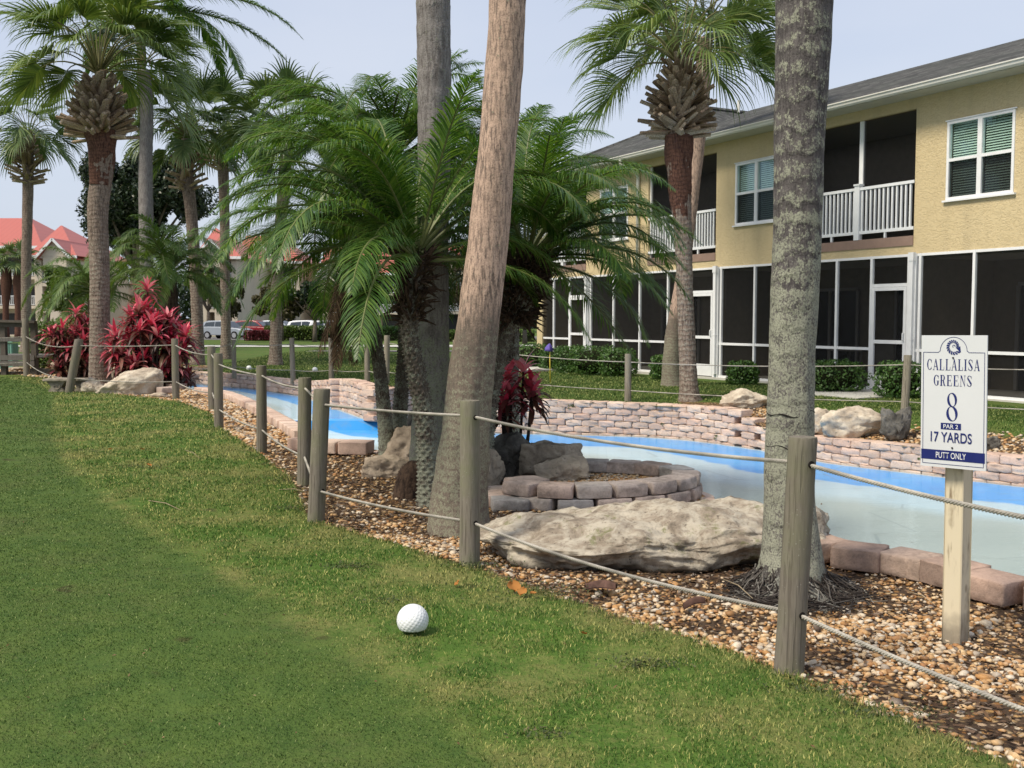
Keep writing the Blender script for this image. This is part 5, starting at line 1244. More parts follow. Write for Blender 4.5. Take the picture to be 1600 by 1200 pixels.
# ------------------------------------------------------------------ shrubs and broadleaf trees
MAT['box'] = leafmat('boxwood_leaf', [(0, (.02,.055,.012)), (.5, (.05,.115,.022)), (.85, (.09,.17,.035)), (1, (.15,.22,.05))], .45, .15)
MAT['hedge'] = leafmat('hedge_leaf', [(0, (.03,.06,.01)), (.5, (.07,.13,.02)), (1, (.17,.22,.04))], .5, .2)
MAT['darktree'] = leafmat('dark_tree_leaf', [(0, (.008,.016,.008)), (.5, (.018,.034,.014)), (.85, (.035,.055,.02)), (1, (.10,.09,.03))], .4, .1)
MAT['brownleaf'] = leafmat('brown_tree_leaf', [(0, (.03,.025,.012)), (.6, (.07,.06,.025)), (1, (.13,.12,.05))], .6, .2)
MAT['core'] = plain('foliage_core_shade', (.018,.022,.010), .95, .05, .3, 20)  # near-black core colour, holds the shade inside shrubs and hedges
MAT['redhedge'] = leafmat('red_hedge_leaf', [(0, (.06,.01,.015)), (1, (.18,.03,.04))], .5, .1)
MAT['treebark'] = plain('tree_bark', (.12,.10,.08), .9, .1, .4, 10)
def shrub(c, r, label, seed, mat='box', size=.05, n=2600, name='boxwood_shrub', grp='clipped shrubs along the screened porches', cat='shrub'):
    rt = root(name, (c[0], c[1], c[2]), label, cat, grp); V_, F_ = ico(3); rng = np.random.RandomState(seed)
    npmesh('twigs', V_*np.array(r)*.72+np.array([0, 0, r[2]*.85]), F_, MAT['core'], True, parent=rt)  # solid dark core behind the leaves, inner shade put into its colour
    d_ = rng.randn(n, 3); d_ /= np.linalg.norm(d_, axis=1)[:, None]; d_ = np.sign(d_)*np.abs(d_)**.8
    lump = 1+.10*np.sin(d_[:, 0]*5+seed)*np.cos(d_[:, 1]*6+seed)+.06*np.sin(d_[:, 2]*11)
    P = np.array([c[0], c[1], c[2]+r[2]*.85])+d_*((.78+.26*rng.rand(n)**.7)*lump)[:, None]*np.array(r); P[:, 2] = np.maximum(P[:, 2], c[2]+.03)
    leaf_cards('foliage', P, d_, size, MAT[mat], rng, rt, .8, .6); return rt
_P0 = Vector((PB0.x, PB0.y, .08)); BR = -math.atan2(.881, .473)
def FB(s, out=0.0, z=0.0):       # s metres along the facade away from the right frame edge, out = in front of it
    return Vector((_P0.x-.473*s-.881*out, _P0.y+.881*s-.473*out, z))
def s_of(u, Yf=None): return 19.86*(1660/(u+60.0)-1)
for u0, r, o_, lab in [(831,(.62,.5,.42),1.0,'leftmost rounded shrub by the building corner column'),(866,(.42,.4,.36),1.1,'small rounded shrub just right of the yellow flag stick'),
    (893,(.50,.5,.42),1.3,'middle rounded shrub of the row right of the flag'),(933,(.85,.55,.44),1.3,'widest shrub of the row, right of the flag'),(966,(.5,.45,.40),1.2,'shrub at the right end of the long row, behind the drooping fronds'),
    (1038,(.34,.3,.34),1.1,'little shrub half hidden left of the two palm trunks'),(1161,(.34,.32,.30),.9,'small round shrub alone between palm and lichened trunk'),
    (1303,(.62,.45,.36),.9,'wide clipped shrub between the lichened trunk and the screen door'),(1408,(.46,.4,.38),.9,'clipped shrub in front of the white downspout by the sign')]:
    # place in front of the facade along the line of sight
    s = s_of(u0); best = None
    for it in range(30):
        q = FB(s, o_, 0); uu = 800+1600*q.x/q.y
        s += (uu-u0)*.01
    q = FB(s, o_, 0); shrub((q.x, q.y, h1(q.x, q.y)-.02), r, lab, int(u0), size=.055, n=2600)
def tree(name, c, crown, label, seed, mat, size, n, lumps=16, trunk_r=.2, grp=None, tilt=0, gaps=.7):
    rt = root(name, (c[0], c[1], c[2]), label, 'tree', grp); rng = np.random.RandomState(seed); mb = MB(); cc, rr = np.array(crown[0], float), np.array(crown[1], float)
    top = Vector(cc); b0 = Vector(c); fork = b0.lerp(Vector((cc[0], cc[1], cc[2]-rr[2]*.75)), .8)
    mb.tube([b0-Vector((0,0,.1)), b0.lerp(fork, .5), fork], [trunk_r*1.3, trunk_r, trunk_r*.85], 10)
    Ps = []; Ns = []
    for k in range(lumps):
        d_ = rng.randn(3); d_ /= np.linalg.norm(d_); d_[2] = abs(d_[2])*.9 if rng.rand() < .72 else -abs(d_[2])*.7
        lc = cc+d_*rr*(.30+.52*rng.rand()); lr = rr*(.16+.22*rng.rand()); m = n//lumps
        e = rng.randn(m, 3); e /= np.linalg.norm(e, axis=1)[:, None]
        Ps.append(lc+e*(.35+.65*rng.rand(m)**.5)[:, None]*lr*(1+.25*np.sin(e[:, :1]*6+k))); Ns.append(e)
        mid = fork.lerp(Vector(lc), .5)+Vector((0, 0, -.05*rr[2])); mb.tube([fork, mid, Vector(lc)], [trunk_r*.5, trunk_r*.3, trunk_r*.08], 6)
    mb.build('trunk', MAT['treebark'], rt, True)
    leaf_cards('crown', np.vstack(Ps), np.vstack(Ns), size, MAT[mat], rng, rt, 1.0, .5); return rt
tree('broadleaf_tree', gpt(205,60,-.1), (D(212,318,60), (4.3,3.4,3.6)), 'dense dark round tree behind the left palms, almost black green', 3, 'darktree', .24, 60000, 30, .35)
x_ = D(120,460,33); tree('broadleaf_tree', gpt(118,33,0), (D(112,455,33), (1.35,1.1,.95)), 'yellow-green bush-like tree between the hedge and the soft feathery palm', 5, 'hedge', .13, 7000, 14, .08)
q = gpt(78,29.5,0); shrub((q.x,q.y,-.02), (.62,.5,.78), 'bright green clipped hedge right of the footbridge rail', 11, 'hedge', .075, 3600, 'hedge_shrub', None, 'hedge')
q = gpt(110,30.5,0); shrub((q.x,q.y,-.02), (.7,.5,.85), 'hedge mass behind the smaller red cordyline', 12, 'hedge', .075, 3600, 'hedge_shrub', None, 'hedge')
# things at the back of the far lawn
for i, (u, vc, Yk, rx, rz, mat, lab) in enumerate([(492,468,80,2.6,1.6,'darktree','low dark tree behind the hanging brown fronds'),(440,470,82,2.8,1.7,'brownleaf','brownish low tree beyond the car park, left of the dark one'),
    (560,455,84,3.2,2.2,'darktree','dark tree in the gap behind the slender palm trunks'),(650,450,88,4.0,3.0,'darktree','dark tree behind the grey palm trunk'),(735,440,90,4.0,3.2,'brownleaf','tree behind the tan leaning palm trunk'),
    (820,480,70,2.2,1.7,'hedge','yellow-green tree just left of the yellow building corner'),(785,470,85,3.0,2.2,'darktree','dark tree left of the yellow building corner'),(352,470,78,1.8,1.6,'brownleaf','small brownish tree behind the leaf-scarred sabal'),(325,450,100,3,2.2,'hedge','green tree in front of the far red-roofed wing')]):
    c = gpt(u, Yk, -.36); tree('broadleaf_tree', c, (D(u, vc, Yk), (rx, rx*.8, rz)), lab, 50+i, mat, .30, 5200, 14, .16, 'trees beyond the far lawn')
for i, (u0, u1, Yk, hz, mat, lab) in enumerate([(415,500,86,1.15,'hedge','low green hedge in front of the white cars'),(500,640,84,1.15,'box','dark clipped hedge behind the palm clump'),(640,835,80,.9,'hedge','long green hedge left of the yellow building'),(384,428,84,.8,'redhedge','low dark red hedge in front of the red car')]):
    a, c = gpt(u0, Yk, -.36), gpt(u1, Yk, -.36); rng = np.random.RandomState(i); n = 5000
    P = np.stack([a.x+(c.x-a.x)*rng.rand(n), Yk+(rng.rand(n)-.5)*1.2, -.36+hz*(rng.rand(n)**.6)*(1+.1*np.sin(rng.rand(n)*9))], 1); N = rng.randn(n, 3)
    rt = root('hedge', ((a.x+c.x)/2, Yk, -.36), lab, 'hedge', 'hedges beyond the far lawn'); leaf_cards('foliage', P, N, .17, MAT[mat], rng, rt)
    mb = MB(); mb.box(a.x, c.x, Yk-.45, Yk+.45, -.4, -.36+hz*.8); mb.build('twigs', MAT['core'], rt)  # solid box core of the hedge, inner shade put into its colour
rng = np.random.RandomState(77); n = 60000; P = np.stack([-190+420*rng.rand(n), 175+30*rng.rand(n), 0*rng.rand(n)], 1); P[:, 2] = (rng.rand(n)**.8)*(4.5+3.2*vnoise(P[:, 0], P[:, 1]*0, .09, 4)+2*vnoise(P[:, 0], P[:, 1]*0, .3, 5))-.4
kind(leaf_cards('far_wood', P, rng.randn(n, 3), 1.3, MAT['darktree'], rng), 'stuff')

# ------------------------------------------------------------------ paths, drive, flag
MAT['concrete'] = plain('pale_concrete', (.50,.49,.45), .9, .1, .12, 3)
MAT['asphalt'] = plain('worn_asphalt', (.17,.165,.16), .95, .1, .2, 2)
def slab(name, poly, z0, z1, mat):
    mb = MB(); mb.prism(poly, z0, z1); return kind(mb.build(name, MAT[mat]), 'structure')
def gsheet(name, x0, x1, y0, y1, dz, mat):
    ys = np.linspace(y0, y1, 8); xs = np.linspace(x0, x1, 10); XX, YY = np.meshgrid(xs, ys); ZZ = height(XX, YY)+dz+.04
    i = np.arange(80).reshape(8, 10); F = np.stack([i[:-1,:-1], i[:-1,1:], i[1:,1:], i[1:,:-1]], -1).reshape(-1, 4)
    return kind(npmesh(name, np.stack([XX, YY, ZZ], -1).reshape(-1, 3), F, MAT[mat], True), 'structure')
gsheet('cart_path', -9, 4.0, 44.5, 46.5, 0, 'asphalt'); gsheet('pavement', -60, 10, 55, 62, 0, 'concrete'); gsheet('car_park', -90, 40, 87, 101, -.02, 'asphalt')
q = [FB(s_of(1365)+.3, .02), FB(s_of(1414)-.5, .02), FB(s_of(1414)-.6, 1.9), FB(s_of(1365)+.5, 1.9)]; slab('doorstep_slab', [(p.x, p.y) for p in q][::-1], -.1, .075, 'concrete')
q = [FB(14.9, .02), FB(13.6, .02), FB(13.4, 2.6), FB(15.2, 2.6)]; slab('doorstep_slab', [(p.x, p.y) for p in q][::-1], -.1, .07, 'concrete')
p = D(860, 597, 23.0); z0 = h1(p.x, p.y); fl = root('putting_flag', (p.x, p.y, z0), 'thin yellow flag stick with a small furled purple flag on the far lawn', 'flag')
MAT['yellow'] = plain('yellow_stick', (.62,.48,.06), .5, .4, .05); MAT['purple'] = plain('purple_cloth', (.13,.10,.36), .8, .1, .2, 30)
mb = MB(); mb.tube([Vector((0,0,-.1)), Vector((-.02,0,.87))], .011, 8); mb.build('flag_stick', MAT['yellow'], fl, True, local=True)
mb = MB(); rr = [.012,.05,.075,.085]; pts = [Vector((-.02-.02*i/3, 0, .90-.175*i/3)) for i in range(4)]; mb.tube(pts, rr, 14, True, lambda i, a, p: rr[i]*.35*math.sin(a*4+i)); mb.build('flag_cloth', MAT['purple'], fl, True, local=True)

# ------------------------------------------------------------------ yellow building
BG = root('apartment_building', (_P0.x, _P0.y, .08), 'two-storey yellow stucco building with screened porches and grey shingle roof', 'building', None, BR)
b = NB('yellow_stucco', .9, .15); v = b.obj(); n = b.noise(v, 7, 5, .6, 1.2); n2 = b.noise(v, 28, 4, .6)
ridge = b.ramp(b.noise(b.map(v, (1, 1, 1.7)), 13, 5, .6, 1.3), [(.40, 1), (.48, .15), (.56, 0)])
c_ = b.mix(b.noise(v, .7, 4), (.57,.46,.27), (.63,.52,.32)); c_ = b.mix(b.math('MULTIPLY', ridge, .18), c_, (.42,.32,.18))
stk = b.ramp(b.noise(b.map(v, (2.2, 2.2, .22)), 1, 5, .65), [(.5, 0), (.72, .38)]); c_ = b.mix(stk, c_, (.40,.33,.21)); c_ = b.mix(b.ramp(b.noise(v, 45, 3, .7), [(.35, .12), (.55, 0)]), c_, (.36,.27,.14))
MAT['stucco'] = b.done(c_, b.bump(b.math('ADD', b.math('MULTIPLY', ridge, -.9), n2), .45, .02))
b = NB('grey_shingle', .95, .1); v = b.obj()
br = b.n('ShaderNodeTexBrick'); b.l(b.map(v, (1, 1, 1)), br.inputs['Vector']); br.inputs['Scale'].default_value = 1; br.inputs['Brick Width'].default_value = .30; br.inputs['Row Height'].default_value = .14; br.inputs['Mortar Size'].default_value = .012
br.inputs['Color1'].default_value = (.04,.042,.042,1); br.inputs['Color2'].default_value = (.13,.13,.127,1); br.inputs['Mortar'].default_value = (.04,.04,.04,1); br.offset = .37
c_ = b.mix(b.ramp(b.noise(v, 1.1, 5), [(.4, 0), (.7, .5)]), br.outputs[0], (.075,.085,.075)); c_ = b.mix(b.ramp(b.noise(v, 9, 4), [(.4, .6), (.6, 0)]), c_, (.06,.06,.06))
MAT['shingle'] = b.done(c_, b.bump(b.noise(v, 40, 3), .5, .01))
MAT['gutter'] = plain('cream_gutter', (.66,.65,.60), .5, .4, .06, 2); MAT['brownband'] = plain('brown_band_board', (.26,.18,.145), .8, .2, .08)
MAT['soffit'] = plain('soffit', (.5,.48,.42), .8, .2, .05)
b = NB('insect_screen', .7, .2); tr = b.n('ShaderNodeBsdfTransparent'); ms = b.n('ShaderNodeMixShader'); ms.inputs[0].default_value = .66
b.put(b.b.inputs['Base Color'], (.007,.007,.008)); b.l(tr.outputs[0], ms.inputs[1]); b.l(b.b.outputs[0], ms.inputs[2]); b.l(ms.outputs[0], b.out.inputs[0]); MAT['screen'] = b.m
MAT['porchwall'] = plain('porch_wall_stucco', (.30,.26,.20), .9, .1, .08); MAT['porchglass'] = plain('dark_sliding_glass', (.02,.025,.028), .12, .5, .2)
MAT['porchframe'] = plain('dull_door_frame', (.40,.39,.37), .6, .3, .05); MAT['furn'] = plain('patio_furniture', (.25,.24,.22), .6, .3, .1)
b = NB('window_glass', .05, .5); tr = b.n('ShaderNodeBsdfTransparent'); tr.inputs[0].default_value = (.80,.93,.89,1); gl = b.n('ShaderNodeBsdfGlossy'); gl.inputs[0].default_value = (.55,.75,.80,1); gl.inputs['Roughness'].default_value = .05
ms = b.n('ShaderNodeMixShader'); ms.inputs[0].default_value = .20; b.l(tr.outputs[0], ms.inputs[1]); b.l(gl.outputs[0], ms.inputs[2]); b.l(ms.outputs[0], b.out.inputs[0]); MAT['glass'] = b.m
MAT['blind'] = plain('pale_blind_slat', (.72,.78,.72), .7, .2, .05); MAT['room'] = plain('dim_room', (.05,.06,.06), .9, .1)
# local frame: x = -s (towards the right edge), y into the building, z up from the slab (slab = .08 in world)
XL, XR = -16.85, 6.5; DEP = 12.0; ZS, ZT, ZE = 2.64, 5.56, 5.60
UN = [2.35, 8.1, 13.85, -3.4]
balc = [(2.4, 5.2), (8.2, 10.95), (13.98, 16.6), (-3.35, -.55)]
balc = [(2.4,5.2),(8.2,10.95),(13.98,16.6),(-3.35,-.9)]; wins = [(.32,1.69),(6.10,7.50),(11.86,13.24),(-5.4,-4.0)]
# upper wall cut by balconies and windows: vertical strips
mb = MB()
cuts = sorted([(a, c, 'b') for a, c in balc]+[(a, c, 'w') for a, c in wins]); x = -XR
TH = .16
def wallbox(s0, s1, z0, z1): mb.box(-s1, -s0, 0, TH, z0, z1)
for a, c, k in cuts:
    if a > x: wallbox(x, a, ZS, ZT)
    if k == 'b': wallbox(a, c, ZS, 2.80); wallbox(a, c, 5.36, ZT)
    else: wallbox(a, c, ZS, 3.57); wallbox(a, c, 4.99, ZT)
    x = c
wallbox(x, -XL, ZS, ZT)
mb.box(XL, XL+.16, TH, DEP, 0, ZT); mb.box(XL, XR, DEP, DEP+.16, 0, ZT); mb.box(XR-.16, XR, TH, DEP, 0, ZT)
mb.box(XL, XL+.34, 0, .159, -.15, ZS)
mb.build('upper_wall', MAT['stucco'], BG, local=True)
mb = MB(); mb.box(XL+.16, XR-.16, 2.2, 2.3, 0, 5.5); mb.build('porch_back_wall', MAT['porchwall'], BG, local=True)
mb = MB(); mb.box(XL-.05, XR+.1, -.06, DEP+.1, -.3, 0); mb.build('floor_slab', MAT['concrete'], BG, local=True)
mb = MB(); mb.box(XL+.17, XR-.17, TH+.01, 2.19, 2.56, 2.72); mb.build('upper_floor', MAT['soffit'], BG, local=True)
mb = MB(); mb.box(XL+.17, XR-.17, TH+.01, 2.19, 5.38, 5.44); mb.build('porch_ceiling', MAT['soffit'], BG, local=True)
# partitions between units
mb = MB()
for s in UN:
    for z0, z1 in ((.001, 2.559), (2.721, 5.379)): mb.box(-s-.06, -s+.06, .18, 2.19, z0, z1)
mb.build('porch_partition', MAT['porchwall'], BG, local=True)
# ground-floor screens and white frames, one per unit
def post_piece(mb, s, w, z0, z1, y0=-.02, y1=.05): mb.box(-s-w/2, -s+w/2, y0, y1, z0, z1)
for i, s0 in enumerate(UN):
    near = [1.36, 2.75, 4.1] if True else []
    lo, hi = s0-0.0, s0+5.75
    if hi > 16.6: hi = 16.5
    fr_ = MB(); post_piece(fr_, s0, .13, 0, ZS, -.045, .06)
    d0, d1 = s0+.15, s0+1.02
    for s in (d0-.02, d1+.02): post_piece(fr_, s, .06, 0, ZS)
    ms_ = [s for s in (s0+1.96, s0+3.2, s0+4.45, s0+5.62) if s < hi]
    for s in ms_: post_piece(fr_, s, .055, 0, ZS)
    x0, x1 = d1+.05, hi-.07
    fr_.box(-x1, -x0, -.012, .04, .78, .835); fr_.box(-x1, -x0, -.015, .04, 0, .05); fr_.box(-hi, -s0-.07, -.012, .04, ZS-.05, ZS-.001)
    fr_.box(-d1+.01, -d0-.01, -.012, .045, 2.03, 2.09)
    f_ = fr_.build('screen_frame', MAT['white_paint'], BG, local=True)
    sc_ = MB(); sc_.quad((-hi+.02, .03, .02), (-s0-.02, .03, .02), (-s0-.02, .03, ZS-.01), (-hi+.02, .03, ZS-.01)); sc_.build('insect_screen', MAT['screen'], f_, local=True)
    dr = MB(); w_ = .065; dr.box(-d1+.012, -d1+.012+w_, -.028, .01, .02, 2.025); dr.box(-d0-.012-w_, -d0-.012, -.028, .01, .02, 2.025)
    for z0, z1 in ((.02, .30), (.92, .99), (1.955, 2.025)): dr.box(-d1+.012+w_, -d0-.012-w_, -.026, .008, z0, z1)
    do = dr.build('screen_door', MAT['white_paint'], BG, local=True)
    hd = MB(); hd.tube([Vector((-d0-.05, -.04, .98)), Vector((-d0-.05, -.07, 1.0)), Vector((-d0-.05, -.07, 1.12)), Vector((-d0-.05, -.04, 1.14))], .012, 6); hd.build('handle', MAT['white_paint'], do, local=True)
    # sliding door and window inside the porch
    sd_ = MB(); sd_.box(-s0-2.3, -s0-.5, 2.16, 2.198, .02, 2.05); so_ = sd_.build('sliding_door', MAT['porchglass'], BG, local=True)
    sf = MB()
    for a in (s0+.5, s0+1.4, s0+2.3): sf.box(-a-.035, -a+.035, 2.12, 2.159, .02, 2.05)
    sf.box(-s0-2.3, -s0-.5, 2.12, 2.158, 2.05, 2.12); sf.build('door_frame', MAT['porchframe'], so_, local=True)
    sd_ = MB(); sd_.box(-s0-5.1, -s0-3.4, 2.16, 2.198, .02, 2.05); so_ = sd_.build('sliding_door', MAT['porchglass'], BG, local=True)
    sf = MB()
    for a in (s0+3.4, s0+4.25, s0+5.1): sf.box(-a-.035, -a+.035, 2.12, 2.159, .02, 2.05)
    sf.box(-s0-5.1, -s0-3.4, 2.12, 2.158, 2.05, 2.12); sf.build('door_frame', MAT['porchframe'], so_, local=True)
# right-hand bay between the frame edge units: screens below the near wall
# porch furniture dimly seen
mb = MB(); ft = FB(5.0, -1.3, .08); tb = root('patio_table', tuple(ft), 'patio table dimly seen behind the screen left of the screen door', 'table')
mb.box(-.5, .5, -.35, .35, .70, .74); mb.build('table_top', MAT['furn'], tb, local=True)
for sx in (-.45, .45):
    for sy in (-.3, .3): mb = MB(); mb.tube([Vector((sx, sy, 0)), Vector((sx, sy, .70))], .02, 6); mb.build('leg', MAT['furn'], tb, local=True)
tb.rotation_euler = (0, 0, BR)
ft = FB(4.25, -1.2, .08); ch = root('patio_chair', tuple(ft), 'patio chair dimly seen beside the table behind the screen', 'chair', None, BR+.4)
mb = MB(); mb.box(-.24, .24, -.24, .24, .40, .44); mb.build('seat', MAT['furn'], ch, local=True); mb = MB(); mb.box(-.24, .24, .22, .25, .45, .92); mb.build('backrest', MAT['furn'], ch, local=True)
for sx in (-.22, .22):
    for sy in (-.22, .22): mb = MB(); mb.tube([Vector((sx, sy, 0)), Vector((sx, sy, .40))], .015, 6); mb.build('leg', MAT['furn'], ch, local=True)
# balconies
for a, c in balc:
    rl = MB(); z0, z1 = 3.10, 4.02; nb = int((c-a)/.105)
    for k in range(1, nb):
        s = a+(c-a)*k/nb; rl.box(-s-.019, -s+.019, .004, .042, z0+.06, z1-.045)
    rl.box(-c+.01, -a-.01, -.012, .055, z1-.045, z1+.012); rl.box(-c+.01, -a-.01, -.004, .048, z0, z0+.06)
    for f in (.25, .75): s = a+(c-a)*f; rl.box(-s-.02, -s+.02, .0, .04, 2.99, z0)
    ro = rl.build('balcony_rail', MAT['white_pvc'], BG, local=True)
    np_ = MB(); s = (a+c)/2+.0; np_.box(-s-.065, -s+.065, -.03, .075, 2.985, z1+.05); np_.box(-s-.08, -s+.08, -.045, .09, z1+.05, z1+.085); np_.build('rail_post', MAT['white_pvc'], ro, local=True)
    bd = MB(); bd.box(-c, -a, -.02, .14, 2.80, 2.985); bd.build('balcony_band', MAT['brownband'], BG, local=True)
    sc_ = MB(); sc_.quad((-c, .10, 2.99), (-a, .10, 2.99), (-a, .10, 5.36), (-c, .10, 5.36)); sc_.build('balcony_screen', MAT['screen'], BG, local=True)
    po = MB(); s = (a+c)/2; po.box(-s-.05, -s+.05, .075, .14, z1+.09, 5.36); po.box(-c+.0, -c+.045, .06, .13, 2.99, 5.36); po.build('screen_mullion', MAT['white_paint'], BG, local=True)
    sd_ = MB(); sd_.box(-a-1.75, -a-.25, 2.16, 2.198, 2.73, 4.75); so_ = sd_.build('sliding_door', MAT['porchglass'], BG, local=True)
    sf = MB()
    for t in (a+.25, a+1.0, a+1.75): sf.box(-t-.035, -t+.035, 2.12, 2.159, 2.73, 4.75)
    sf.box(-a-1.75, -a-.25, 2.12, 2.158, 4.75, 4.81); sf.build('door_frame', MAT['porchframe'], so_, local=True)
# windows
for a, c in wins:
    z0, z1 = 3.57, 4.99; f = MB(); w = .05; m_ = (a+c)/2; zm = (z0+z1)/2+.01
    f.box(-c, -c+w, -.022, .06, z0, z1); f.box(-a-w, -a, -.022, .06, z0, z1); f.box(-m_-.045, -m_+.045, -.022, .06, z0, z1)
    for xa, xb in ((-c+w, -m_-.045), (-m_+.045, -a-w)):
        for za, zb in ((z0, z0+.05), (zm-.028, zm+.028), (z1-.05, z1)): f.box(xa, xb, -.020, .058, za, zb)
    wo_ = f.build('window', MAT['white_paint'], BG, local=True)
    sl_ = MB(); sl_.box(-c-.05, -a+.05, -.06, -.001, z0-.035, z0-.002); sl_.build('sill', MAT['white_paint'], wo_, local=True); sl_ = MB(); sl_.box(-c-.03, -a+.03, -.035, -.001, z1+.002, z1+.022); sl_.build('head_trim', MAT['white_paint'], wo_, local=True)
    g = MB(); g.quad((-c+.02, .022, z0+.02), (-a-.02, .022, z0+.02), (-a-.02, .022, z1-.02), (-c+.02, .022, z1-.02)); g.build('pane', MAT['glass'], wo_, local=True)
    bl = MB(); n = 30
    for k in range(n):
        z = z0+.03+(z1-z0-.06)*k/n
        for xa, xb in ((-c+.06, -m_-.05), (-m_+.05, -a-.06)): bl.quad((xa, .075, z), (xb, .075, z), (xb, .105, z+.034), (xa, .105, z+.034))
    bl.build('blinds', MAT['blind'], wo_, local=True)
    rm = MB(); rm.quad((-c, .15, z0), (-a, .15, z0), (-a, .15, z1), (-c, .15, z1)); rm.build('dark_room', MAT['room'], wo_, local=True)
    # insect screens on the lower sashes
    sc_ = MB()
    for xa, xb in ((-c+.05, -m_-.05), (-m_+.05, -a-.05)): sc_.quad((xa, .012, z0+.05), (xb, .012, z0+.05), (xb, .012, zm-.03), (xa, .012, zm-.03))
    sc_.build('sash_screen', MAT['screen'], wo_, local=True)
# roofs
ov_ = .5; ez = 5.66
def roofplane(mb, pts, th=.06):
    a = [Vector(p) for p in pts]; n = (a[1]-a[0]).cross(a[2]-a[0]).normalized(); n = n if n.z > 0 else -n; k = len(a); b2 = [p-n*th for p in a]
    fs = [tuple(range(k)), tuple(reversed(range(k, 2*k)))]+[(i, (i+1) % k, k+(i+1) % k, k+i) for i in range(k)]; mb.add(a+b2, fs)
mb = MB(); xe, ye = XL-.5, -ov_; rm_h = 1.25; rb_ = 3.1
roofplane(mb, [(-10.0, ye, ez), (XR+.5, ye, ez), (XR+.5, ye+rb_, ez+rm_h), (-10.0, ye+rb_, ez+rm_h)])
roofplane(mb, [(-10.0, ye+rb_, ez+rm_h), (XR+.5, ye+rb_, ez+rm_h), (XR+.5, DEP+.5, ez+.3), (-10.0, DEP+.5, ez+.3)])
w = 4.2; sl2 = .46; ap = (xe+w, ye+w, ez+w*sl2); rtc = (xe+2*w, ye, ez)
roofplane(mb, [(xe, ye, ez+.002), (xe+2*w, ye, ez+.002), ap]); roofplane(mb, [(xe, ye, ez), ap, (xe+w, DEP+.5, ez+w*sl2), (xe, DEP+.5, ez)]); roofplane(mb, [(xe+2*w, ye, ez), (xe+2*w, DEP+.5, ez), (xe+w, DEP+.5, ez+w*sl2), ap])
rf = mb.build('roof', MAT['shingle'], BG, local=True)
mb = MB(); mb.tube([Vector(ap)+Vector((0, -.05, .02)), Vector((xe+w, DEP, ez+w*sl2+.02))], .07, 5); mb.tube([Vector((xe, ye, ez+.01)), Vector(ap)], .05, 5); mb.build('ridge_cap', MAT['shingle'], rf, local=True)
for xx, rr in ((1.5, 1), (.25, 2), (.0, 0)):
    mb = MB()
    if rr == 1: mb.tube([Vector((-.7, ye+2.5, ez+.95)), Vector((-.7, ye+2.5, ez+1.25))], .09, 10); mb.tube([Vector((-.7, ye+2.5, ez+1.25)), Vector((-.7, ye+2.5, ez+1.33))], [.15, .06], 10)
    elif rr == 2: mb.tube([Vector((.45, ye+2.7, ez+1.0)), Vector((.45, ye+2.7, ez+1.62))], .05, 8)
    else: mb.tube([Vector((-10.6, ye+3.2, ez+1.3)), Vector((-10.6, ye+3.2, ez+1.62))], .04, 8)
    mb.build('roof_vent', MAT['gutter'], rf, True, local=True, angle=.7)
# soffit, fascia gutter with a real profile
mb = MB(); mb.box(xe, XR+.5, ye+.02, .0, 5.56, 5.585); mb.box(xe, XL-.001, .0, DEP+.5, 5.56, 5.585); mb.build('soffit', MAT['soffit'], BG, local=True)
mb = MB(); pr = [(0, 0), (-.05, .0), (-.075, .03), (-.085, .075), (-.105, .085), (-.105, .105), (-.02, .105), (0, .12)]
vs = [(x, ye+y, 5.565+z) for x in (xe-.05, XR+.5) for y, z in pr]; k = len(pr)
mb.add(vs, [tuple(range(k)), tuple(reversed(range(k, 2*k)))]+[((i+1) % k, i, k+i, k+(i+1) % k) for i in range(k)]); mb.build('gutter', MAT['gutter'], BG, local=True)
def pipe(pts, w, mat, name):
    mb = MB(); mb.tube([Vector(p) for p in pts], w, 8); return mb.build(name, MAT[mat], BG, True, local=True)
pipe([(-11.45, ye-.05, 5.60), (-11.45, ye-.05, 5.45), (-11.40, ye+.08, 5.38), (-11.35, -.12, 5.27), (-11.34, -.06, 5.15), (-11.34, -.06, 2.7)], .048, 'gutter', 'downspout')
for s in UN[:3]:
    mb = MB(); mb.box(-s-.045, -s+.045, -.115, -.047, .08, 2.58); mb.box(-s-.06, -s+.06, -.125, -.046, 2.50, 2.66); mb.box(-s-.052, -s+.052, -.12, -.046, 1.00, 1.03); mb.build('downspout', MAT['white_paint'], BG, local=True)

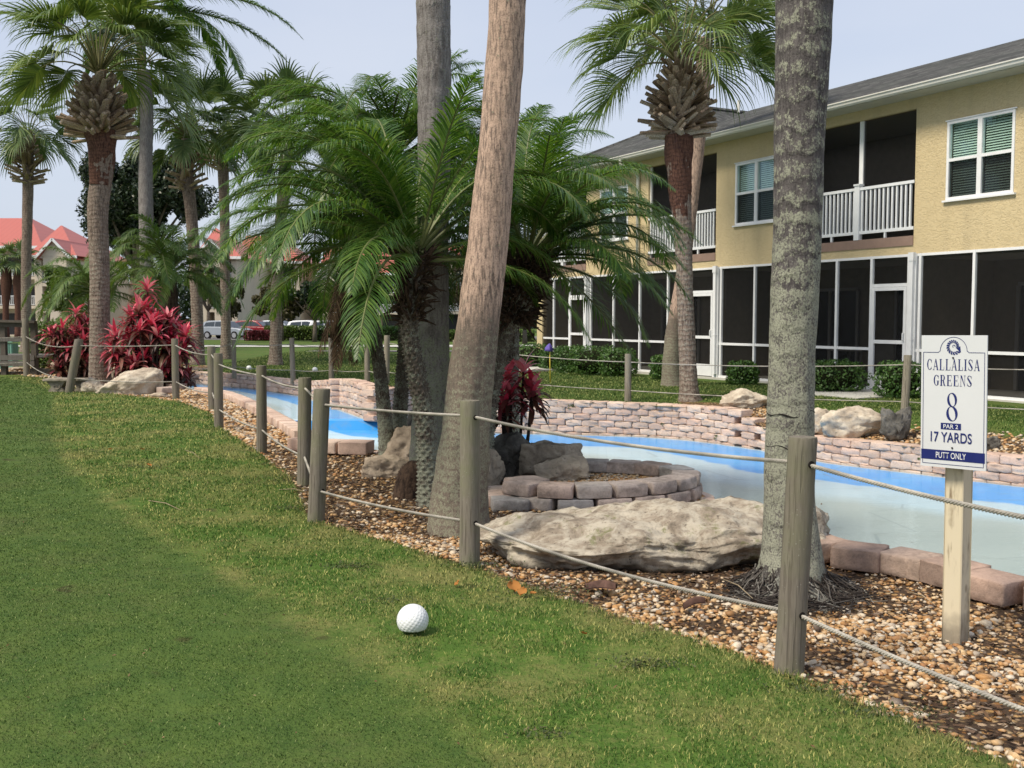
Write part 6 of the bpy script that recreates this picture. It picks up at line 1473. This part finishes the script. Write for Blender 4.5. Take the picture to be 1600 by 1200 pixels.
# ------------------------------------------------------------------ red-roofed buildings far behind
b = NB('red_metal_roof', .45, .4); v = b.obj(); sx = b.sep(v)[0]; st = b.ramp(b.math('FRACT', b.math('MULTIPLY', sx, 1.8)), [(0, .35), (.12, 0), (.88, 0), (1, .35)])
MAT['redroof'] = b.done(b.mix(st, (.43,.115,.085), (.28,.07,.055)))
MAT['beige'] = plain('beige_wall', (.58,.51,.42), .9, .1, .06, .5); MAT['shade'] = plain('dark_opening', (.05,.05,.055), .6, .3)
MAT['gable'] = plain('gable_siding', (.60,.53,.43), .8, .2, .04)
def redblock(u0, u1, Yk, vr, gab, label, flip=1):
    """three storeys; u0..u1 sighted width, vr sighted eave; gables: (u centre, width m, apex height above eave)"""
    z0 = -.36; x0, x1 = (u0-800)/1600*Yk, (u1-800)/1600*Yk; rt = root('apartment_building', ((x0+x1)/2, Yk, z0), label, 'building', 'red-roofed buildings beyond the car park'); cx = (x0+x1)/2
    hw = (x1-x0)/2; H = (497-vr)/1600*Yk+1.5-z0; fl_ = H/3
    mb = MB(); mb.box(-hw, hw, 1.6, 14, 0, H)
    for k in range(4): mb.box(-hw, hw, 0, 1.59, k*fl_-.15 if k else -.4, k*fl_+.15)
    nb = max(2, int(2*hw/5.2))
    for k in range(nb+1):
        x = -hw+2*hw*k/nb; mb.box(max(-hw, x-.55), min(hw, x+.55), -.02, 1.58, -.4, H-.2)
    mb.build('wall', MAT['beige'], rt, local=True)
    for k in range(nb):
        xa, xb = -hw+2*hw*k/nb+.56, -hw+2*hw*(k+1)/nb-.56
        for j in range(3):
            w_ = MB(); w_.box(xa+.4, xb-.5, 1.54, 1.598, j*fl_+.2, j*fl_+2.35); w_.build('window', MAT['shade'], rt, local=True)
            if j:
                r_ = MB(); z = j*fl_+.15; r_.box(xa, xb, .1, .16, z+.95, z+1.03); r_.box(xa, xb, .1, .16, z+.08, z+.14); q = xa
                while q < xb: r_.box(q, q+.05, .11, .15, z+.14, z+.95); q += .17
                r_.build('balcony_rail', MAT['white_pvc'], rt, local=True)
    mb = MB(); mb.box(-hw-.6, hw+.6, -.62, -.5, H-.05, H+.22); mb.build('fascia', MAT['white_paint'], rt, local=True)
    mb = MB(); rh = 3.7
    roofplane(mb, [(-hw-.6, -.6, H+.2), (hw+.6, -.6, H+.2), (hw-4, 7, H+rh), (-hw-.6, 7, H+rh)]); roofplane(mb, [(-hw-.6, 7, H+rh), (hw-4, 7, H+rh), (hw+.6, 14.6, H+.2), (-hw-.6, 14.6, H+.2)]); roofplane(mb, [(hw+.6, -.6, H+.2), (hw+.6, 14.6, H+.2), (hw-4, 7, H+rh)])
    ro = mb.build('roof', MAT['redroof'], rt, local=True)
    for gu, gw, gz, gy in gab:
        gx = (gu-800)/1600*Yk-cx; g = MB(); g.add([(gx-gw/2, gy, H+.1), (gx+gw/2, gy, H+.1), (gx, gy, H+gz)], [(0, 1, 2)]); g.box(gx-gw/2+.2, gx+gw/2-.2, gy+.02, gy+3, H-.9, H+.08); g.build('gable', MAT['gable'], ro, local=True)
        g = MB(); roofplane(g, [(gx-gw/2-.4, gy-.4, H-.05), (gx, gy-.4, H+gz+.12), (gx, gy+8, H+gz+.12), (gx-gw/2-.4, gy+8, H-.05)], .14); roofplane(g, [(gx+gw/2+.4, gy-.4, H-.05), (gx, gy-.4, H+gz+.12), (gx, gy+8, H+gz+.12), (gx+gw/2+.4, gy+8, H-.05)], .14); g.build('gable_roof', MAT['redroof'], ro, local=True)
        g = MB()
        for sg_ in (-1, 1): g.bar((gx+sg_*(gw/2+.4), gy-.42, H-.10), (gx, gy-.42, H+gz+.02), .22, .10, Vector((0, 1, 0)))
        g.build('gable_trim', MAT['white_paint'], ro, local=True)
    return rt
redblock(-150, 66, 104, 389, [], 'three-storey building with a bright red metal roof at the left edge')
redblock(60, 118, 98, 404, [(95,2.6,1.7,-.8)], 'gabled red-roofed wing with white rails right of the larger red roof')
redblock(318, 372, 104, 405, [(337,2.8,1.8,-.8)], 'pale gabled building with red roof seen between the dark tree and a sabal')
redblock(372, 470, 118, 412, [(410,4,2.4,-.8)], 'red-roofed building mostly hidden behind the feathery palm clump')
redblock(505, 660, 118, 430, [(530,4,2.4,-.8)], 'red-roofed building glimpsed low between the palm trunks')
redblock(660, 800, 125, 425, [(705,4,2.4,-.8)], 'red-roofed building glimpsed either side of the tan trunk')
for i, (u, lab) in enumerate([(10,'dark little sabal in front of the red-roofed building, at the frame edge'),(29,'dark little sabal in front of the red-roofed building, second from the frame edge')]):
    Yk = 92; x_ = (u-800)/1600*Yk; B0 = Vector((x_, Yk, -.36)); sabal('sabal_palm', B0, [B0, VD(u-1,480,Yk), VD(u,440,Yk), VD(u,418,Yk)], [.32,.28,.5,.3], lab, VD(u,412,Yk), 2.0, 20, .6, bark_='bark_fibre', seed=60+i, n=8, dz=.5, leafmat_='fan_far', lw=.1, nseg=22)

# ------------------------------------------------------------------ footbridge rail at the left
b0 = gpt(0, 27.0, 0); br_ = root('footbridge', (gpt(20,27).x, 27.0, 0), 'dark wooden footbridge with handrail and grey side boards at the left edge', 'footbridge')
xa, xb = gpt(-70,27).x, gpt(54,27).x
def z_at(v, Yk): return D(0, v, Yk).z
mb = MB(); mb.bar((xa, 27, z_at(500,27)), (xb+.05, 27, z_at(503,27)), .16, .06); mb.build('handrail_cap', MAT['wood_dark'], br_)
mb = MB(); mb.bar((xa, 27.03, z_at(506,27)), (xb, 27.03, z_at(508,27)), .04, .12); mb.build('top_board', MAT['wood_dark'], br_)
mb = MB(); mb.bar((xa, 27.03, z_at(531,27)), (xb, 27.03, z_at(531,27)), .04, .09); mb.build('mid_board', MAT['wood_grey'], br_)
mb = MB()
for k in range(2): mb.bar((xa, 26.98, z_at(559+k*9,27)), (xb, 26.98, z_at(559+k*9,27)), .05, .135)
mb.build('side_boards', MAT['wood_grey'], br_)
mb = MB(); mb.bar((xa, 27.8, z_at(556,27)-.02), (xb+.3, 27.8, z_at(556,27)-.02), 1.5, .05); mb.build('deck', MAT['wood_grey'], br_)
for u in (-55, 3, 51): mb = MB(); x_ = gpt(u,27).x; mb.box(x_-.07, x_+.07, 27.04, 27.18, -.1, z_at(504,27)); mb.build('rail_post', MAT['wood_dark'], br_)
MAT['greenp'] = plain('pale_green_plastic', (.16,.34,.27), .5, .4, .08)
gb = root('plastic_bin', (gpt(13,30).x, 30.0, 0), 'pale green slatted plastic bin beyond the footbridge rail', 'bin')
mb = MB()
for k in range(5): mb.box(-.17+.08*k-.025, -.17+.08*k+.025, -.17, -.15, .15, .78)
mb.box(-.2, .2, -.149, .2, .12, .76); mb.build('bin_body', MAT['greenp'], gb, local=True)
mb = MB(); mb.box(-.22, .22, -.2, .22, .79, .84); mb.build('lid', MAT['greenp'], gb, local=True)
mb = MB(); mb.box(-.2, .2, -.17, .2, 0, .1); mb.build('base', MAT['greenp'], gb, local=True)

# ------------------------------------------------------------------ cars
MAT['silver'] = plain('silver_car_paint', (.30,.33,.37), .25, .6, .03, 2, .3); MAT['redcar'] = plain('red_car_paint', (.22,.015,.022), .25, .6, .05, 2)
MAT['whitecar'] = plain('white_car_paint', (.72,.74,.76), .3, .6, .03, 2); MAT['carglass'] = plain('car_glass', (.03,.04,.05), .08, .6, .05); MAT['tyre'] = plain('tyre_rubber', (.02,.02,.02), .9, .1); MAT['rim'] = plain('alloy_rim', (.4,.4,.42), .3, .6, .05, 2, .6); MAT['lamp'] = plain('lamp_lens', (.6,.6,.62), .15, .6, .02)
def car(u, Yk, rz, paint, label, sc=1.0):
    x_ = (u-800)/1600*Yk; rt = root('parked_car', (x_, Yk, -.36), label, 'car', 'cars parked beyond the far lawn', rz); W2 = .92
    lo = [(-2.3,.35),(-2.32,.75),(-2.2,1.02),(-1.3,1.08),(.75,1.05),(1.7,.95),(2.2,.80),(2.32,.55),(2.28,.32)]
    up_ = [(-2.15,1.03),(-1.95,1.50),(-1.5,1.62),(-.2,1.66),(.35,1.55),(1.05,1.06)]
    def ext(mb, poly, w0, w1, zb=None):
        n = len(poly); zs = [z for _, z in poly]; z0, z1 = min(zs), max(zs)
        wd = [w0+(w1-w0)*((z-z0)/(z1-z0)) for _, z in poly]
        mb.add([(x*sc, -w*sc, z*sc) for (x, z), w in zip(poly, wd)]+[(x*sc, w*sc, z*sc) for (x, z), w in zip(poly, wd)], [tuple(range(n)), tuple(reversed(range(n, 2*n)))]+[((i+1) % n, i, n+i, n+(i+1) % n) for i in range(n)])
    mb = MB(); ext(mb, lo, W2, W2*.97); ext(mb, up_, W2*.93, W2*.72); bd = mb.build('body', MAT[paint], rt, local=True)
    bv = bd.modifiers.new('bevel', 'BEVEL'); bv.width = .05; bv.segments = 2
    for sgy in (-1, 1):
        for poly in ([(-1.85,1.12),(-1.68,1.46),(-.75,1.53),(-.75,1.12)], [(-.68,1.12),(-.68,1.53),(-.15,1.54),(.28,1.44),(.80,1.12)]):
            g = MB(); vs = [(x*sc, sgy*sc*(W2*(.93-.21*(z-1.03)/.63)+.012), z*sc) for x, z in poly]; g.add(vs, [(0,1,2,3) if len(vs) == 4 else (0,1,2,3,4)]); g.build('side_window', MAT['carglass'], rt, local=True)
    g = MB(); g.add([((.98)*sc, -.72*sc, 1.13*sc), ((.98)*sc, .72*sc, 1.13*sc), (.42*sc, .62*sc, 1.545*sc), (.42*sc, -.62*sc, 1.545*sc)], [(0,1,2,3)]); g.build('windscreen', MAT['carglass'], rt, local=True)
    for sx in (-1.42, 1.42):
        for sy in (-1, 1):
            w_ = MB(); w_.tube([Vector((sx*sc, sy*.74*sc, .34*sc)), Vector((sx*sc, sy*.95*sc, .34*sc))], .35*sc, 20); wh = w_.build('wheel', MAT['tyre'], rt, True, local=True, angle=.7)
            w_ = MB(); w_.tube([Vector((sx*sc, sy*.955*sc, .34*sc)), Vector((sx*sc, sy*.97*sc, .34*sc))], .22*sc, 14); w_.build('rim', MAT['rim'], wh, True, local=True, angle=.7)
    for sy in (-1, 1): h_ = MB(); h_.box(2.12*sc, 2.325*sc, (sy*.72-.16)*sc, (sy*.72+.16)*sc, .68*sc, .82*sc); h_.build('headlight', MAT['lamp'], rt, local=True)
    return rt
car(355, 92, -.35, 'silver', 'silver sports utility car parked beyond the far lawn, left of the red one')
car(402, 97, -.25, 'redcar', 'dark red sports utility car parked behind a low red hedge')
car(440, 98, -.2, 'silver', 'grey car half hidden behind the leaf-scarred palm trunk'); car(487, 96, -.1, 'whitecar', 'white car parked behind the hedge, left of the hanging brown fronds'); car(520, 96, 0.1, 'whitecar', 'white car parked directly behind the hanging brown fronds')

# ------------------------------------------------------------------ litter on the ground
MAT['dryleaf'] = leafmat('dry_orange_leaf', [(0, (.28,.10,.03)), (1, (.50,.24,.07))], .8, .2, .1, (1, .8, .5)); MAT['boot1'] = MAT['boots']
rng = np.random.RandomState(3)
for i, (u, v, s_, lab) in enumerate([(802,921,.05,'curled orange-brown leaf on the lawn edge below the boulder'),(818,928,.035,'small orange leaf touching the curled one on the lawn edge'),(718,914,.025,'brown leaf scrap on the lawn just left of the middle post foot'),
    (832,931,.022,'yellow leaf scrap nearest the gravel below the boulder'),(912,994,.018,'pale leaf fleck on the lawn below the boulder end'),(222,704,.03,'pale leaf on the lawn left of the ball, near the leaning post'),(232,729,.035,'pale leaf fleck lying in the middle of the left lawn'),(172,704,.03,'pale chip on the lawn near the worn line')]):
    p = W(u, v, .012); V = []; F = []
    g = 6; L = s_*1.6
    for a in range(g):
        for c in range(g):
            x, y = (a/(g-1)-.5), (c/(g-1)-.5); wv = math.cos(x*math.pi)**.7 if abs(x) < .5 else 0
            V.append((x*L, y*L*(.25+.75*wv)+rng.randn()*.002, .012+.03*s_/.05*(abs(y)*1.2+.4*x*x)+rng.randn()*.0015))
    for a in range(g-1):
        for c in range(g-1): F.append((a*g+c, (a+1)*g+c, (a+1)*g+c+1, a*g+c+1))
    o = npmesh('dry_leaf', np.array(V), np.array(F), MAT['dryleaf'], True); o.location = p; o.rotation_euler = (rng.randn()*.3, rng.randn()*.3, rng.rand()*6); T(o, lab, 'leaf', 'dry leaves on the lawn')
def husk(u, v, rz, L, w, lab):
    p = W(u, v, -.01); mb = MB(); n = 9; vs = []; m = 6
    for lay in (0, 1):
        for i in range(n+1):
            t = i/n
            for j in range(m+1):
                f = j/m*2-1; ww = w*(.25+.9*math.sin(math.pi*min(1, .15+t*.85))**.7); vs.append((t*L-L/2, f*ww*.5, .012+(1-f*f)*.028*(1 if lay == 0 else .7)+(.03*math.sin(t*2.5))-lay*.006))
    fs = []; k = (n+1)*(m+1)
    for lay in (0, 1):
        for i in range(n):
            for j in range(m):
                q = (lay*k+i*(m+1)+j, lay*k+(i+1)*(m+1)+j, lay*k+(i+1)*(m+1)+j+1, lay*k+i*(m+1)+j+1); fs.append(q if lay == 0 else q[::-1])
    mb.add(vs, fs); o = mb.build('palm_husk', MAT['huskm'], None, True); o.location = p; o.rotation_euler = (.1, -.08, rz); return T(o, lab, 'palm husk')
MAT['huskm'] = plain('dry_palm_husk', (.10,.055,.042), .8, .2, .6, 18)
husk(940, 925, -.65, .20, .075, 'curved brown palm husk lying on the gravel below the big boulder')
husk(1085, 952, .1, .12, .03, 'slim grey husk on the gravel left of the nearest post')
husk(850, 757, .05, .3, .05, 'dead flat palm stalk in the mulch behind the oval bed')
MAT['stick'] = plain('dry_stick', (.30,.24,.16), .9, .1, .3, 30)
for u0, v0, u1, v1, lab in [(1130,905,1176,935,'thin curved twig on the gravel in front of the lichened trunk'),(1420,925,1462,946,'pale twig on the mulch left of the sign post'),(288,703,312,716,'curved twig on the left lawn'),(232,782,282,797,'straw-coloured stem on the left lawn'),(436,765,478,768,'pale stick at the lawn edge left of the front close post'),(1400,1105,1440,1120,'twig crossing pebbles at the lower right'),(640,852,668,856,'pale stick on the gravel left of the middle post')]:
    a, c = W(u0, v0, .01), W(u1, v1, .01); mb = MB(); md = a.lerp(c, .5)+Vector((.01, .02, .012)); mb.tube([a, md, c], [.003, .0035, .002], 5); T(mb.build('twig', MAT['stick'], None, True), lab, 'twig', 'twigs')
# dark weedy tufts in the lawn
MAT['tuft'] = leafmat('weedy_tuft', [(0, (.03,.05,.015)), (.6, (.06,.08,.025)), (1, (.14,.11,.05))], .7, .1)
P = []; 
for u, v, r, k in [(545,888,.10,260),(1010,1040,.09,240),(440,752,.30,500),(470,795,.15,300),(750,885,.12,260),(870,925,.20,380),(220,730,.18,200),(120,705,.2,200),(850,1150,.06,80),(1395,1115,.12,260),(1270,1078,.10,200),(600,940,.09,90),(345,672,.4,300)]:
    c = W(u, v); q = rng.randn(k, 2)*r*np.array([1.0, .45]); P.append(np.stack([c.x+q[:, 0], c.y+q[:, 1], .006+.016*rng.rand(k)], 1))
P = np.vstack(P); kind(leaf_cards('lawn_weeds', P, np.tile([0, 0, 1.0], (len(P), 1)), .016, MAT['tuft'], rng, None, .7, .5), 'stuff')

n = 9000; X = -4.5+9*rng.rand(n); Y = 3.2+11*rng.rand(n); k = inpoly(X, Y, BED) & (np.abs(X) < Y*.56+.8) & (rng.rand(n) < .25+.75*mulchness(X, Y)) & (polydist(X, Y, BK)[0] > .1); X, Y = X[k], Y[k]
P = np.stack([X, Y, height(X, Y)+.018+.012*rng.rand(len(X))], 1); N = np.tile([0, 0, 1.0], (len(X), 1))
MAT['litter'] = leafmat('leaf_litter', [(0, (.05,.03,.02)), (.4, (.14,.08,.045)), (.75, (.26,.17,.10)), (1, (.42,.36,.27))], .85, .05, .1, (1, .9, .7))
kind(leaf_cards('leaf_litter', P, N, .035, MAT['litter'], rng, None, .45, .38), 'stuff')
n = 900; X = -5+8*rng.rand(n); Y = 3.4+12*rng.rand(n)**1.2; k = ~inpoly(X, Y, BED) & (np.abs(X) < Y*.5+.3) & ~is_far(X, Y) & ~inpoly(X, Y, BASIN); X, Y = X[k], Y[k]
P = np.stack([X, Y, .014+.006*rng.rand(len(X))], 1); kind(leaf_cards('lawn_clippings', P, np.tile([0, 0, 1.0], (len(X), 1)), .018, MAT['litter'], rng, None, .5, .3), 'stuff')

n = 700; X = -6+18*rng.rand(n); Y = 7+16*rng.rand(n); k = inpoly(X, Y, BASIN) & ~((Y > STEP-.3) & (X < -1.8)) & (X > -2); dd_ = polydist(X, Y, FWL)[0]; k &= rng.rand(n) < .12+.8*np.exp(-dd_/.25); X, Y = X[k], Y[k]
P = np.stack([X, Y, -.571+0*X], 1); kind(leaf_cards('floating_debris', P, np.tile([0, 0, 1.0], (len(X), 1)), .045, MAT['litter'], rng, None, .08, .35, 0), 'stuff')
